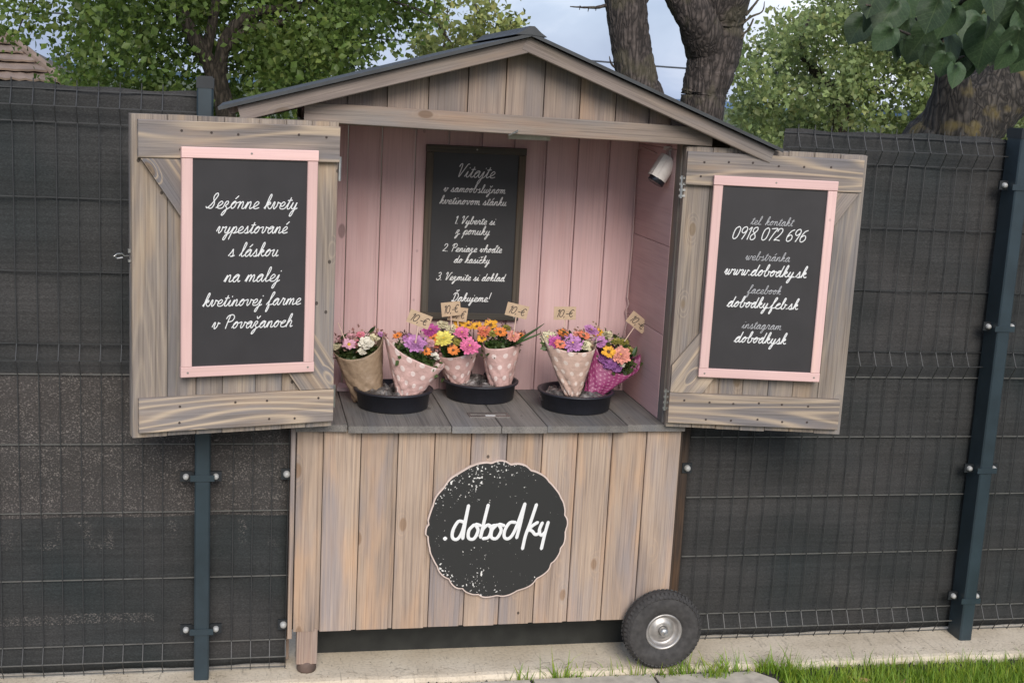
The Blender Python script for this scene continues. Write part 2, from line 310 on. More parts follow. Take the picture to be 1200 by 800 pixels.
def simpleleaf(name, col, trans=.3, rough=.42):
    m, t, b, n, l = newmat(name)
    tcn = n('TexCoord'); q = n('TexNoise'); q.inputs['Scale'].default_value = 18; q.inputs['Detail'].default_value = 4; l(tcn.outputs['Object'], q.inputs['Vector'])
    r = n('ValToRGB'); ramp(r, [(.3, tuple(c*.75 for c in col)), (.7, tuple(c*1.25 for c in col))]); l(q.outputs[0], r.inputs[0])
    oi = n('ObjectInfo'); hv = n('HueSaturation'); l(r.outputs[0], hv.inputs['Color']); mm = n('Math'); mm.operation = 'MULTIPLY_ADD'; mm.inputs[1].default_value = .7; mm.inputs[2].default_value = .65; l(oi.outputs['Random'], mm.inputs[0]); l(mm.outputs[0], hv.inputs['Value'])
    l(hv.outputs[0], b.inputs['Base Color']); b.inputs['Roughness'].default_value = rough
    tr = n('BsdfTranslucent'); l(hv.outputs[0], tr.inputs[0]); ms = n('MixShader'); ms.inputs[0].default_value = trans; l(b.outputs[0], ms.inputs[1]); l(tr.outputs[0], ms.inputs[2]); l(ms.outputs[0], t.nodes['Material Output'].inputs[0])
    return m
def add_veins(m):
    t = m.node_tree; n = lambda k: t.nodes.new('ShaderNode'+k); l = t.links.new
    def mth(op, *a):
        k = n('Math'); k.operation = op
        for i, v in enumerate(a):
            if isinstance(v, (int, float)): k.inputs[i].default_value = v
            else: l(v, k.inputs[i])
        return k.outputs[0]
    tcn = n('TexCoord'); sp = n('SeparateXYZ'); l(tcn.outputs['Object'], sp.inputs[0]); ay = mth('ABSOLUTE', sp.outputs['Y'])
    mid = mth('LESS_THAN', ay, .014); f = mth('FRACT', mth('MULTIPLY', mth('SUBTRACT', sp.outputs['X'], mth('MULTIPLY', ay, .75)), 6.5)); side = mth('LESS_THAN', f, .07)
    v = mth('MAXIMUM', mid, side)
    b = t.nodes['Principled BSDF']; src = b.inputs['Base Color'].links[0].from_socket
    mx_ = n('MixRGB'); l(mth('MULTIPLY', v, .38), mx_.inputs[0]); l(src, mx_.inputs[1]); mx_.inputs[2].default_value = (.12,.17,.07, 1); l(mx_.outputs[0], b.inputs['Base Color'])
    q = n('TexNoise'); q.inputs['Scale'].default_value = 3.5; l(tcn.outputs['Object'], q.inputs['Vector'])
    bp = n('Bump'); bp.inputs['Strength'].default_value = .35; bp.inputs['Distance'].default_value = .008; l(mth('SUBTRACT', q.outputs[0], mth('MULTIPLY', v, .35)), bp.inputs['Height']); l(bp.outputs[0], b.inputs['Normal'])
M_BIGLEAF = simpleleaf('broad_leaf', (.035,.065,.025), .2, .58)
add_veins(M_BIGLEAF)
M_GRASS = leafmat('grass_blades', [(.3, (.12,.23,.02)), (.5, (.21,.36,.04)), (.7, (.36,.5,.08))], .45)
M_BARK = bark('bark_grey', (.06,.048,.042), (.13,.105,.092), (.10,.09,.05), .4)
M_BARKL = bark('bark_lichen', (.045,.039,.033), (.105,.09,.075), (.17,.13,.045), .6)
M_BARKB = bark('bark_brown', (.05,.04,.03), (.1,.08,.065))
M_TILE = plain('clay_tile', (.20,.145,.11), .9, .28, 2.5, bump=.4)
M_WALL = plain('house_render', (.5,.45,.38), .9, .1, 3)
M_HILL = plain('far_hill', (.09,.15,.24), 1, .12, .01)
M_TIEM = plain('power_cable_rubber', (.06,.07,.09), .6, .1)

# ------------------------------------------------------------------ ground, kerb, slabs
gr = tag(part('lawn_ground', MB().box(-900, 900, -40, 1500, -.4, -.045), plain('lawn_soil', (.05,.065,.02), .95, .4, 3, bump=1), None), kind='structure')
KERB = .02
def kerb_part():
    mb = MB(); n = 90; x0, x1 = -3.2, 5.2
    ys = [3.545 + .004*math.sin(i*.9) + .003*math.sin(i*2.7) for i in range(n+1)]
    prof = lambda y, i: [(y+.0, -.2), (y-.002, KERB-.014), (y+.006, KERB-.003), (y+.02, KERB), (4.25, KERB), (4.25, -.2)]
    vs = [(x0+(x1-x0)*i/n, a, b) for i in range(n+1) for a, b in prof(ys[i], i)]
    fs = [(i*6+j, (i+1)*6+j, (i+1)*6+j+1, i*6+j+1) for i in range(n) for j in range(5)] + [(0,1,2,3,4,5), tuple(n*6+5-j for j in range(6))]
    mb.add(vs, fs); return mb
tag(part('concrete_kerb', kerb_part(), M_CONC, None), kind='structure')
soil = MB(); nx = 160
vs = []; fs = []
for i in range(nx+1):
    x = -3 + 8*i/nx
    for j, y in enumerate((3.49, 3.5, 3.52, 3.535, 3.552)):
        vs.append((x, y, -.06 + (.05 + .012*random.random())*(1 if 0 < j else 0)))
fs = [(i*5+j, (i+1)*5+j, (i+1)*5+j+1, i*5+j+1) for i in range(nx) for j in range(4)]
soil.add(vs, fs)
for i in range(700):                                       # crumpled dark root-barrier crumbs at the joint
    x = random.uniform(-2.5, 4.5); y = 3.528 + random.uniform(-.012, .014); r = random.uniform(.004, .010); z = -.002 + random.uniform(-.004, .006)
    a = random.random()*3
    soil.add([(x+r*math.cos(a+k*1.57), y+r*math.sin(a+k*1.57)*.7, z-r*.5) for k in range(4)] + [(x, y, z+r*.9)], [(0,1,4),(1,2,4),(2,3,4),(3,0,4)])
tag(part('joint_soil', soil, plain('dark_joint', (.03,.026,.024), .8, .4, 60), None), kind='stuff')
slab_label = {}
pave = thing('paver_row', (.6, 3.2, -.04), 'row of pale concrete paving slabs laid along the front of the kerb', 'paving')
for i in range(8):
    x0 = -1.44 + i*.384; x1 = x0 + .372
    for j in range(2):
        y0, y1 = (3.14, 3.528) if j == 0 else (2.74, 3.127)
        c = .03
        last = i == 7
        o = [(x0, y0), (x1-(.0 if not last else .02), y0), (x1, y0+.02), (x1, y1-(.004 if not last else .06)), (x1-(.004 if not last else .05), y1), (x0+.004, y1), (x0, y1-.004)]
        dz = random.uniform(-.003, .003)
        part('slab', MB().prism(o, -.05, .006+dz), M_SLAB, pave)

# grass
def blades(name, region, n, hmin, hmax, mat, z0=-.045, lean=.5):
    V = []; F = []; C = []
    for i in range(n):
        x, y = region()
        h = random.uniform(hmin, hmax)*(1 + .6*random.random()**4); a = random.uniform(0, 6.283); w = random.uniform(.0012, .0026); b = random.uniform(.1, lean)*h; d = (math.cos(a), math.sin(a)); p = (-d[1]*w, d[0]*w)
        if random.random() < .5: p = (w, 0)
        o = len(V)
        for t, k in ((0, 1), (.45, .85), (.8, .5)):
            cx = x + d[0]*b*t*t; cy = y + d[1]*b*t*t; cz = z0 + h*t*(1-.15*t)
            V += [(cx-p[0]*k, cy-p[1]*k, cz), (cx+p[0]*k, cy+p[1]*k, cz)]
        V.append((x+d[0]*b*1.15, y+d[1]*b*1.15, z0+h*.84 if b > .35*h else z0+h))
        F += [(o, o+1, o+3, o+2), (o+2, o+3, o+5, o+4), (o+4, o+5, o+6)]
        s = random.uniform(.65, 1.25); yl = random.uniform(0, 1)**3
        C += [(s*(1+.6*yl), s*(1+.1*yl), s*(1-.1*yl), 1)]*7
    me = bpy.data.meshes.new(name); me.from_pydata(V, [], F); me.materials.append(mat)
    ca = me.color_attributes.new('shade', 'FLOAT_COLOR', 'POINT'); ca.data.foreach_set('color', np.array(C, dtype=np.float32).ravel())
    return link(name, me)
def rg_main():
    while True:
        x = random.uniform(1.3, 4.6); y = 3.54 - abs(random.gauss(0, .22))
        if x < 1.66 + (.03*math.sin(y*40)) and y < 3.515: continue
        if x < 1.7 and random.random() < .6: continue
        if y > 3.50 and random.random() < .55: continue
        if x > 3.1 and random.random() < .6: continue
        return x, y
tag(blades('lawn_grass', rg_main, 28000, .03, .078, M_GRASS), kind='stuff', label='bright green grass growing beside the kerb', cat='grass')
tufts = [(1.34, 3.535, 60), (1.28, 3.53, 35), (1.46, 3.54, 50), (.95, 3.54, 40), (1.0, 3.535, 26), (1.19, 3.53, 22), (1.62, 3.53, 120), (1.68, 3.5, 120), (.83, 3.54, 16), (1.43, 3.5, 50), (1.52, 3.53, 26), (1.12, 3.535, 18)]
tp = [(x, y) for x, y, c in tufts for _ in range(c)]
ti = iter(tp + tp[:5])
def rg_tuft():
    x, y = next(ti); return x + random.gauss(0, .022), min(3.545, y + random.gauss(0, .008))
tag(blades('grass_tufts', rg_tuft, len(tp), .03, .085, M_GRASS, z0=-.02, lean=.8), kind='stuff', label='loose grass tufts growing out of the joint in front of the kerb', cat='grass')
def rg_far():
    return random.uniform(-3, 4.5), random.uniform(1.2, 3.1)
deb = MB()
for i in range(420):
    x = random.uniform(-1.2, 3.2); y = 3.56 + abs(random.gauss(0, .06)); r = random.uniform(.0008, .003); a = random.random()*3
    deb.add([(x+r*math.cos(a+k*1.57), y+r*math.sin(a+k*1.57)*.6, KERB-.0005) for k in range(4)] + [(x, y, KERB+r*.8)], [(0,1,4),(1,2,4),(2,3,4),(3,0,4)])
for i in range(90):                                        # dry stalks
    x = random.uniform(-1.0, 2.8); y = random.uniform(3.55, 3.62); L = random.uniform(.01, .045); a = random.gauss(0, .6); dx, dy = L*math.cos(a), L*math.sin(a)*.6; w = .0006
    deb.add([(x, y-w, KERB+.0008), (x+dx*.5, y+dy*.5-w+.004, KERB+.003), (x+dx, y+dy-w, KERB+.001), (x+dx, y+dy+w, KERB+.001), (x+dx*.5, y+dy*.5+w+.004, KERB+.003), (x, y+w, KERB+.0008)], [(0,1,4,5),(1,2,3,4)])
tag(part('kerb_litter', deb, plain('litter', (.13,.10,.06), .9, .5, 60), None), kind='stuff', label='crumbs of soil and dry stalks scattered on the concrete kerb', cat='litter')
tag(blades('foreground_grass', rg_far, 9000, .03, .06, M_GRASS), kind='stuff', label='short grass in the foreground lawn', cat='grass')
# dry leaf litter
for i, (px, py) in enumerate(((1012, 797), (1000, 795), (1058, 799))):
    p = atz(px, py, -.0)
    lf = MB().add([(-.02,0,0),(-.006,.011,.004),(.016,.006,.002),(.022,-.002,.006),(.008,-.011,.003),(-.008,-.009,0)], [(0,1,2,3,4,5)])
    tag(lpart('fallen_leaf', lf, plain('dry_leaf', (.45,.27,.13), .8, .2), None, loc=p, rot=(.3, .2*i, i*1.9)), ['curled tan dead leaf on the grass, nearest the slab corner', 'small brown dead leaf beside a larger tan one in the grass', 'dead leaf in the grass at the bottom edge, farthest right'][i], 'leaf')

# ------------------------------------------------------------------ wire mesh fences
FOLD = .086
def rows(z0, s=1.0):
    L = [0, FOLD/2, FOLD, FOLD+.2, FOLD+.4, FOLD+.6, FOLD+.8, 1.5*FOLD+.8, 2*FOLD+.8, 2*FOLD+1.0, 2*FOLD+1.2, 2*FOLD+1.4, 2.5*FOLD+1.4, 3*FOLD+1.4]
    return [z0 + q*s for q in L]
PEAK = {1, 7, 12}
def wire_panel(name, label, Y, z0, xs, xa, xb, s=1.0, nrow=14, tops=None, group='wire mesh fence panels'):
    t = thing(name, ((xa+xb)/2, Y, z0), label, 'fence panel', group)
    R = rows(z0, s)[:nrow]; cache = {}
    for i, r in enumerate(R):
        y = Y - (.026 if i in PEAK else 0); h = .0015
        mb = MB().box(-(xb-xa)/2, (xb-xa)/2, -h, h, -h, h)
        x_a = xa
        if tops and i >= tops[1]: x_a = tops[0]
        if x_a != xa: mb = MB().box(x_a-(xa+xb)/2, (xb-xa)/2, -h, h, -h, h)
        o = lpart('horizontal_wire', mb, M_WIREL if (i < 7) else M_WIRE, t, loc=Vector(((xa+xb)/2, y, r)) - t.location)
    for x in xs:
        n = len(R)
        if tops and x < tops[0]: n = tops[1]
        if n not in cache:
            pts = [(0, 0, R[0]-z0-.004)]
            for i in range(n): pts.append((0, -.026 if i in PEAK else -.0, R[i]-z0))
            pts.append((0, 0, R[n-1]-z0+.026))
            pts = [(p[0], p[1]-.004, p[2]) for p in pts]
            cache[n] = MB().tube(pts, .0016, 4, jit=0).mesh('vertical_wire', M_WIRE)
        link('vertical_wire', cache[n], t, Vector((x, Y, z0)) - t.location)
    # fabric sheet behind
    mb = MB(); nxg = max(4, int((xb-xa)/.028)); ztop = R[-1] + (.012 if nrow == 14 else .02); nzg = 60
    vs = []
    for i in range(nxg+1):
        x = xa + (xb-xa)*i/nxg
        zt = ztop + .003*math.sin(x*9.1+1) + .0025*math.sin(x*31)
        if tops and x < tops[0]-.001: zt = R[tops[1]-1] + .02
        for j in range(nzg+1):
            z = z0+.004 + (zt - z0-.004)*j/nzg
            y = Y + .013 + .004*math.sin(x*17+z*4+1.5*math.sin(z*5)) + .0028*math.sin(z*31+x*7+2*math.sin(x*6)) + .0018*math.sin(x*71+z*11)
            if nrow == 14 and j > nzg-3 : y -= .004*(j-nzg+3)/3
            vs.append((x, y, z))
    fs = [(i*(nzg+1)+j, (i+1)*(nzg+1)+j, (i+1)*(nzg+1)+j+1, i*(nzg+1)+j+1) for i in range(nxg) for j in range(nzg)]
    mb.add(vs, fs); f = part('shade_cloth', mb, M_FAB, t, smooth=True)
    md = f.modifiers.new('thickness', 'SOLIDIFY'); md.thickness = .0015; md.offset = 1
    return t
YL, ZL = 3.642, .028
xsL = [-.609 + .055*i for i in range(-32, 8)]
wire_panel('mesh_fence', 'long black mesh fence panel with shade cloth, left of the left steel post', YL, ZL, [x for x in xsL if x < -.17], -2.4, -.118)
wire_panel('mesh_fence', 'narrow black mesh panel between the left steel post and the flower kiosk', YL, ZL, [-.028, .027, .082, .128], -.117, .131, nrow=11)
YR, ZR, SR = 3.74, .024, .989
xR0 = at(918, 160, YR).x; xR1 = at(806, 560, YR).x
xsR = [1.865 + .0544*i for i in range(-11, 9)]
wire_panel('mesh_fence', 'wide black mesh fence panel between the flower kiosk and the right steel post', YR, ZR, [x for x in xsR if x > xR1], xR1, 2.372, SR, tops=(xR0, 9))
wire_panel('mesh_fence', 'black mesh fence panel right of the right steel post at the photo edge', YR, ZR, [2.47 + .0544*i for i in range(40)], 2.376, 4.7, SR)
def clamp(t, x, y, z, side):                               # strap ear with a domed bolt; side -1 left, 1 right
    ear = lpart('clamp', MB().box(-.016, .016, -.004, .004, -.014, .014).box(min(-side*.01, -side*.06), max(-side*.01, -side*.06), .000, .006, -.010, .010), M_CLAMP, t, loc=Vector((x, y, z)) - t.location)
    lpart('bolt', MB().lathe([(.0, -.016), (.006, -.015), (.0080, -.011), (.0088, -.004)], 14, 'y'), M_BOLT, ear, True)
# left post (square tube with a cap)
def post(x0, x1, y0, y1, ztop, label, clamps, rot=0):
    t = thing('fence_post', ((x0+x1)/2, y0, KERB), label, 'fence post', None)
    c = .004
    o = [(x0+c, y0), (x1-c, y0), (x1, y0+c), (x1, y1-c), (x1-c, y1), (x0+c, y1), (x0, y1-c), (x0, y0+c)]
    part('tube', MB().prism(o, KERB-.05, ztop-.03), M_POST, t)
    e = .0015; o2 = [(x0-e, y0-e), (x1+e, y0-e), (x1+e, y1+e), (x0-e, y1+e)]
    cap = MB().prism(o2, ztop-.032, ztop-.004); cap.prism([(x0+.003, y0+.003), (x1-.003, y0+.003), (x1-.003, y1-.003), (x0+.003, y1-.003)], ztop-.004, ztop); part('cap', cap, M_CLAMP, t)
    for (z, side, x, y) in clamps: clamp(t, x, y, z, side)
    for z in sorted({round(c_[0], 2) for c_ in clamps}): part('strap', MB().box(x0-.012, x1+.012, y0-.004, y0-.001, z-.009, z+.009), M_POST, t)
    return t
lp = at(229, 400, 3.585).x; lp2 = at(247.5, 400, 3.585).x
zt = at(238, 89, 3.6).z
yc = 3.605
cl = []
for py in (557.5, 736): 
    cl.append((at(235, py, yc).z, -1, at(218, py, yc).x, yc)); cl.append((at(235, py, yc).z, 1, at(253, py, yc).x, yc))
post(lp, lp2, 3.585, 3.645, zt, 'slim blue-grey steel fence post standing left of the kiosk below the open door', cl)
yc = 3.70; cl = []
for (a, b_, py) in ((1176, None, 217), (1157, 1184, 382), (1135, 1163, 548), (1116, 1143, 697)):
    q = at(a, py, yc); cl.append((q.z, -1, q.x, yc))
    if b_: q = at(b_, py, yc); cl.append((q.z, 1, q.x, yc))
post(2.352, 2.397, 3.655, 3.735, at(1190, 150, 3.66).z, 'heavy dark steel fence post near the right edge, seen with its shaded left side', cl)
# clamps holding the panels against the kiosk
for i, (px, py, Y) in enumerate(((336, 555, 3.63), (332, 731, 3.63), (805, 548, 3.70))):
    q = at(px, py, Y); t = thing('wall_clamp', q, ['upper black clamp with grey bolt fixing the narrow fence panel to the kiosk', 'lower black clamp with grey bolt fixing the narrow fence panel to the kiosk', 'black clamp with grey bolt at the right edge of the kiosk front'][i], 'clamp', 'clamps fixing the fence to the kiosk')
    lpart('plate', MB().box(-.016, .03 if i < 2 else .016, -.002, .004, -.016, .016), M_CLAMP, t)
    lpart('bolt', MB().lathe([(.0, -.014), (.006, -.013), (.0095, -.009), (.0105, -.001)], 14, 'y'), M_BOLT, t, True)

# ------------------------------------------------------------------ the kiosk
K = thing('flower_kiosk', (.72, 3.6, KERB), 'small wooden self-service flower kiosk with pink inside, gable roof and open doors', 'kiosk')
X0, X1, YF = .148, 1.30, 3.60
CT = .785                                                  # counter height
# skirt planks
seams = [X0] + [.2245 + .1075*i for i in range(11)]
for a, b_ in zip(seams[:-1], seams[1:]):
    cx = (a+b_)/2; zb = .152 + .006*(cx-.15) + random.uniform(-.0015, .0015)
    board('front_plank', K, (cx, YF+.009, zb), (cx, YF+.009, .768), b_-a, .018, M_SKIRT, groove=.013 if b_ < 1.29 else 0, local=False)
part('backing_panel', MB().box(X0+.01, X1-.01, YF+.019, YF+.03, .16, .76), M_DARKW, K)
# side trim strips
board('corner_trim', K, (X0-.009, YF+.03, .13), (X0-.009, YF+.03, .77), .014, .05, M_SKIRT, local=False)
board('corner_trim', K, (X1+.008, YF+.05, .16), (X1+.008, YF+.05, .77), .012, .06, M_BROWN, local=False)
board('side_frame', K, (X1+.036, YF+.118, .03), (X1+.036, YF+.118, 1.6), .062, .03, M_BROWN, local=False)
board('side_frame', K, (X0-.022, YF+.11, .03), (X0-.022, YF+.11, .76), .03, .05, M_FOOT, local=False)
for x in (X0+.022, X1-.022):
    for z0_, z1_ in ((.14, .77),):
        board('rear_post', K, (x, 4.05, KERB+.01), (x, 4.05, 1.62), .044, .044, M_POSTW, local=False)
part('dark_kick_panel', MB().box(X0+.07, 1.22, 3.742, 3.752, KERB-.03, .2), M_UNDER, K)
# side skirts
for x in (X0+.012, X1-.012):
    for k in range(4):
        board('side_plank', K, (x, 3.685+k*.105, .155), (x, 3.685+k*.105, .765), .103, .018, M_SKIRT, face=(-1 if x < .5 else 1, 0, 0), local=False)
# foot
ft = board('foot', K, (.19, 3.63, KERB+.03), (.19, 3.63, .16), .062, .055, M_FOOT, local=False)
part('foot_pad', MB().lathe([(0, 0), (.026, 0), (.029, .006), (.029, .028), (.026, .034), (0, .034)], 20, 'z', (.191, 3.628, KERB)), plain('worn_pad', (.11,.075,.06), .8, .3), K, True)
board('rear_foot', K, (.19, 4.02, KERB), (.19, 4.02, .16), .06, .055, M_FOOT, local=False)
# counter boards
cs = [X0-.006, .36, .575, .79, 1.005, 1.195, X1+.004]
cs = [X0-.006, .29, .588, .735, .872, 1.12, X1+.003]
for i, (a, b_) in enumerate(zip(cs[:-1], cs[1:])):
    cx = (a+b_)/2; yf = YF - .012 - .026*(1-((cx-.72)/.58)**2) - random.uniform(0, .002)
    board('counter_board', K, (cx, yf, CT-.010), (cx, 4.06, CT-.010), b_-a-.001, .020, M_COUNTER, face=(0, 0, 1), local=False)
# coin slot plate
sp_ = [atz(548, 483, CT+.003), atz(590, 482, CT+.003), atz(599, 488, CT+.003), atz(553, 489.5, CT+.003)]
mbp = MB(); cxm = sum((p.x for p in sp_))/4; cym = sum((p.y for p in sp_))/4
for a, b_, c_, d_ in ((-.062, .062, -.026, -.020), (-.062, .062, .020, .026), (-.062, -.055, -.020, .020), (.055, .062, -.020, .020), (-.055, .055, -.020, -.006), (-.055, .055, .006, .020)):
    mbp.box(cxm+a, cxm+b_, cym+c_, cym+d_, CT, CT+.003)
sl_ = part('coin_slot_plate', mbp, plain('slot_metal', (.33,.3,.28), .35, .15, metal=.7), K)
part('slot_label', MB().box(cxm-.012, cxm+.018, cym-.017, cym-.008, CT+.0032, CT+.0038), M_WHITE, sl_)
part('slot_opening', MB().box(cxm-.055, cxm+.055, cym-.006, cym+.006, CT, CT+.0006), M_CAMB, sl_)
# back wall planks, pink
YB = 4.03
bs = [.16, .2] + [.305 + .1045*i for i in range(9)] + [1.245]
for a, b_ in zip(bs[:-1], bs[1:]):
    if b_-a < .012: continue
    cx = (a+b_)/2
    board('back_plank', K, (cx, YB+.009, CT+.001), (cx, YB+.009, 1.70), b_-a, .018, M_PINK, groove=.009, local=False)
# interior side panels (horizontal boards, pink)
XI0, XI1 = .186, 1.234
for (xx, fx) in ((XI0-.008, 1), (XI1+.008, -1)):
    for z0_, z1_ in ((CT+.001, 1.045), (1.045, 1.312), (1.312, 1.60), (1.60, 1.66)):
        board('side_board', K, (xx, 3.652, (z0_+z1_)/2), (xx, YB-.001, (z0_+z1_)/2), z1_-z0_, .016, M_PINK, face=(fx, 0, 0), local=False)
# outer side walls above the counter
for x, fx in ((X0+.009, -1), (X1-.009, 1)):
    for k in range(4):
        board('outer_side_plank', K, (x, 3.705+k*.1, CT), (x, 3.705+k*.1, 1.635), .099, .016, M_DOOR, face=(fx, 0, 0), local=False)
# front posts
for a, b_ in ((X0+.002, XI0), (XI1, X1-.01)):
    board('front_post', K, ((a+b_)/2, YF+.026, CT+.001), ((a+b_)/2, YF+.026, 1.625), b_-a, .048, M_POSTW, local=False)
# ceiling board (dark underside)
# beam, lintel
pa, pb = Vector((X0, 3.560, 1.660)), Vector((X1+.004, 3.560, 1.643))
board('beam', K, pa, pb, .053, .028, M_BEAM, face=(0, -1, 0), local=False)
board('lintel', K, (X0+.004, YF+.0, 1.652), (X1-.004, YF+.0, 1.640), .045, .045, M_POSTW, local=False)
# gable planks
AP = Vector((.746, 3.5, 1.889)); EL = Vector((-.071, 3.5, 1.655)); ER = Vector((1.490, 3.5, 1.612))
def roofz(x):
    return AP.z + (EL.z-AP.z)*(AP.x-x)/(AP.x-EL.x) if x < AP.x else AP.z + (ER.z-AP.z)*(x-AP.x)/(ER.x-AP.x)
gs = [.150] + [at(px, 120, 3.588).x for px in (407.6, 454, 502, 548, 592, 637, 679.5, 722, 762)] + [1.19, 1.295]
for a, b_ in zip(gs[:-1], gs[1:]):
    gap = .011; y0, y1 = 3.582, 3.60; lift = -.012
    def outline(xa, xb):
        p = [(xa, 1.664), (xb, 1.664), (xb, roofz(xb)+lift)]
        if xa < AP.x < xb: p.append((AP.x, roofz(AP.x)+lift))
        p.append((xa, roofz(xa)+lift)); return p
    o1 = outline(a+.0006, b_-gap)
    if o1[2][1] < 1.67 and o1[-1][1] < 1.67: continue
    cx = (a+b_)/2
    mb = MB(); mb.prismy([(x-cx, z-1.664) for x, z in o1], 0, .018); mb.prismy([(x-cx, z-1.664) for x, z in outline(b_-gap, b_-.0012)], .006, .018)
    lpart('gable_plank', mb, M_GABLE, K, loc=Vector((cx, y0, 1.664)) - K.location)
part('gable_backing', MB().prismy([(X0+.01, 1.63), (X1-.01, 1.63), (X1-.01, roofz(X1-.01)-.03), (AP.x, AP.z-.035), (X0+.01, roofz(X0+.01)-.03)], 3.603, 3.612), M_DARKW, K)
part('rear_gable', MB().prismy([(X0+.0, 1.63), (X1, 1.63), (X1, roofz(X1)-.02), (AP.x, AP.z-.03), (X0, roofz(X0)-.02)], 4.05, 4.07), M_DOOR, K)
# roof: sheet, fascias, soffit lining, ridge cap
def slope(name, p, q, y0, y1, t0, t1, mat, over=0):
    """slab lying along the slope p->q, from t0 to t1 measured perpendicular above the fascia top line"""
    d = Vector((q.x-p.x, 0, q.z-p.z)).normalized(); nrm = Vector((-d.z, 0, d.x)); nrm = nrm if nrm.z > 0 else -nrm
    a = p - d*0; b = q + d*over
    v = []
    for y in (y0, y1):
        for base, t in ((a, t0), (b, t0), (b, t1), (a, t1)):
            w = base + nrm*t; v.append((w.x, y, w.z))
    return part(name, MB().add(v, [(0,1,2,3), (7,6,5,4), (0,4,5,1), (1,5,6,2), (2,6,7,3), (3,7,4,0)]), mat, K)
A2 = Vector((AP.x, 3.5, AP.z))
def board_on_slope(q, over):
    d = (q-A2).normalized(); p0 = A2 - d*.008 + Vector((0, .01 - (.0012 if q is ER else 0), 0)); p1 = q + d*over + Vector((0, .01, 0)); n_ = Vector((-d.z, 0, d.x)); n_ = n_ if n_.z > 0 else -n_
    sh = n_*(-.021)
    board('fascia_board', K, p0+sh, p1+sh, .040, .020, M_FASCIA, face=(0, -1, 0), local=False)
board_on_slope(EL, -.045); board_on_slope(ER, -.012)
for q in (EL, ER):
    slope('roof_sheet', A2, q, 3.484, 4.22, .003, .009, M_ROOF, .004)
    slope('roof_deck', A2, q, 3.522, 4.20, -.016, .002, M_GABLE, -.02)
    slope('drip_edge', A2, q, 3.480, 3.4835, .0005, .0095, M_ROOF, .004)
# eave rafters ends
for q, nm in ((EL, 'rafter'), (ER, 'rafter')):
    slope('rafter', A2 + (q-A2)*.62, q, 3.75, 3.78, -.05, -.0165, M_DARKW, -.05)
rc = MB(); 
for y0, y1, s_ in ((3.478, 4.2, 1),):
    prof = [(AP.x-.045, AP.z+.003), (AP.x-.024, AP.z+.014), (AP.x-.008, AP.z+.027), (AP.x+.006, AP.z+.027), (AP.x+.026, AP.z+.010), (AP.x+.042, AP.z+.0), (AP.x, AP.z+.004)]
    rc.prismy(prof, y0, y1)
part('ridge_cap', rc, M_ROOF, K)
# inside ceiling
for q in (EL, ER):
    e_ = XI0 if q is EL else XI1
    b0 = Vector((AP.x, 0, AP.z-.045)); b1 = Vector((e_, 0, roofz(e_)-.045))
    part('ceiling_lining', MB().add([(b0.x, 3.615, b0.z), (b1.x, 3.615, b1.z), (b1.x, 4.045, b1.z), (b0.x, 4.045, b0.z), (b0.x, 3.615, b0.z+.01), (b1.x, 3.615, b1.z+.01), (b1.x, 4.045, b1.z+.01), (b0.x, 4.045, b0.z+.01)], [(0,1,2,3), (4,5,6,7), (0,1,5,4), (1,2,6,5), (2,3,7,6), (3,0,4,7)]), M_PINK, K)
# wheel
wc = Vector((1.268, 3.556, .1435)); R_ = .1215
tp_ = [(.056, -.022), (.062, -.028), (.085, -.034), (.104, -.033), (.115, -.027), (.1195, -.017), (.1215, 0), (.1195, .017), (.115, .027), (.104, .033), (.085, .034), (.062, .028), (.056, .022)]
tyre = MB().lathe(tp_, 72, 'y', wc)
wheel = part('wheel', MB().tube([(wc.x, wc.y-.03, wc.z), (wc.x, wc.y+.12, wc.z)], .008, 12), M_GALV, K)
part('tyre', tyre, M_RUBBER, wheel, True)
tr = MB()
for k in range(54):
    a = 2*math.pi*k/54
    for s_, dr in ((-1, 0), (1, 0)):
        for (rr, yy, ln) in ((.1195, -.018, .011), (.1125, -.0285, .009)):
            aa = a + (.03 if rr > .115 else 0)*1.8
            ca, sa = math.cos(aa), math.sin(aa); rd = Vector((ca, 0, sa)); tg = Vector((-sa, 0, ca)); oy = Vector((0, 1, 0))
            c_ = wc + rd*rr + oy*yy*(-s_)
            nn_ = (rd*.8 + oy*(-.6 if yy*(-s_) < 0 else .6)).normalized(); uu = nn_.cross(tg)
            vv = [c_ + tg*i*.0042 + uu*j*ln*.5 + nn_*k2*.002 for k2 in (-1, 1) for i, j in ((-1, -1), (1, -1), (1, 1), (-1, 1))]
            tr.add(vv, [(0,3,2,1), (4,5,6,7), (0,1,5,4), (1,2,6,5), (2,3,7,6), (3,0,4,7)])
o = part('tyre_tread', tr, M_RUBBER, wheel); o['kind'] = 'stuff'
part('rim', MB().lathe([(.058, -.020), (.0575, -.0255), (.054, -.0265), (.0505, -.024), (.048, -.016), (.043, -.004), (.036, -.006), (.030, -.013), (.018, -.014), (.013, -.012), (.012, -.002), (0, -.002)], 48, 'y', wc), plain('rim_metal', (.42,.4,.38), .42, .25, 40, metal=.75), wheel, True)
part('hub_cap', MB().lathe([(.0125, -.012), (.0125, -.030), (.009, -.033), (.0, -.034)], 24, 'y', wc), M_METAL, wheel, True)
part('hub_nut', MB().lathe([(.008, -.030), (.008, -.042), (.0, -.043)], 6, 'y', wc + Vector((.004, 0, -.004))), M_METAL, wheel)
part('rim_inner', MB().lathe([(.055, .02), (.0, .02)], 32, 'y', wc), M_GALV, wheel)
# second, rear wheel
wheel2 = part('wheel', MB().tube([(wc.x, 4.0, wc.z), (wc.x, 4.1, wc.z)], .008, 10), M_GALV, K)
part('tyre', MB().lathe(tp_, 48, 'y', wc + Vector((0, .48, 0))), M_RUBBER, wheel2, True)

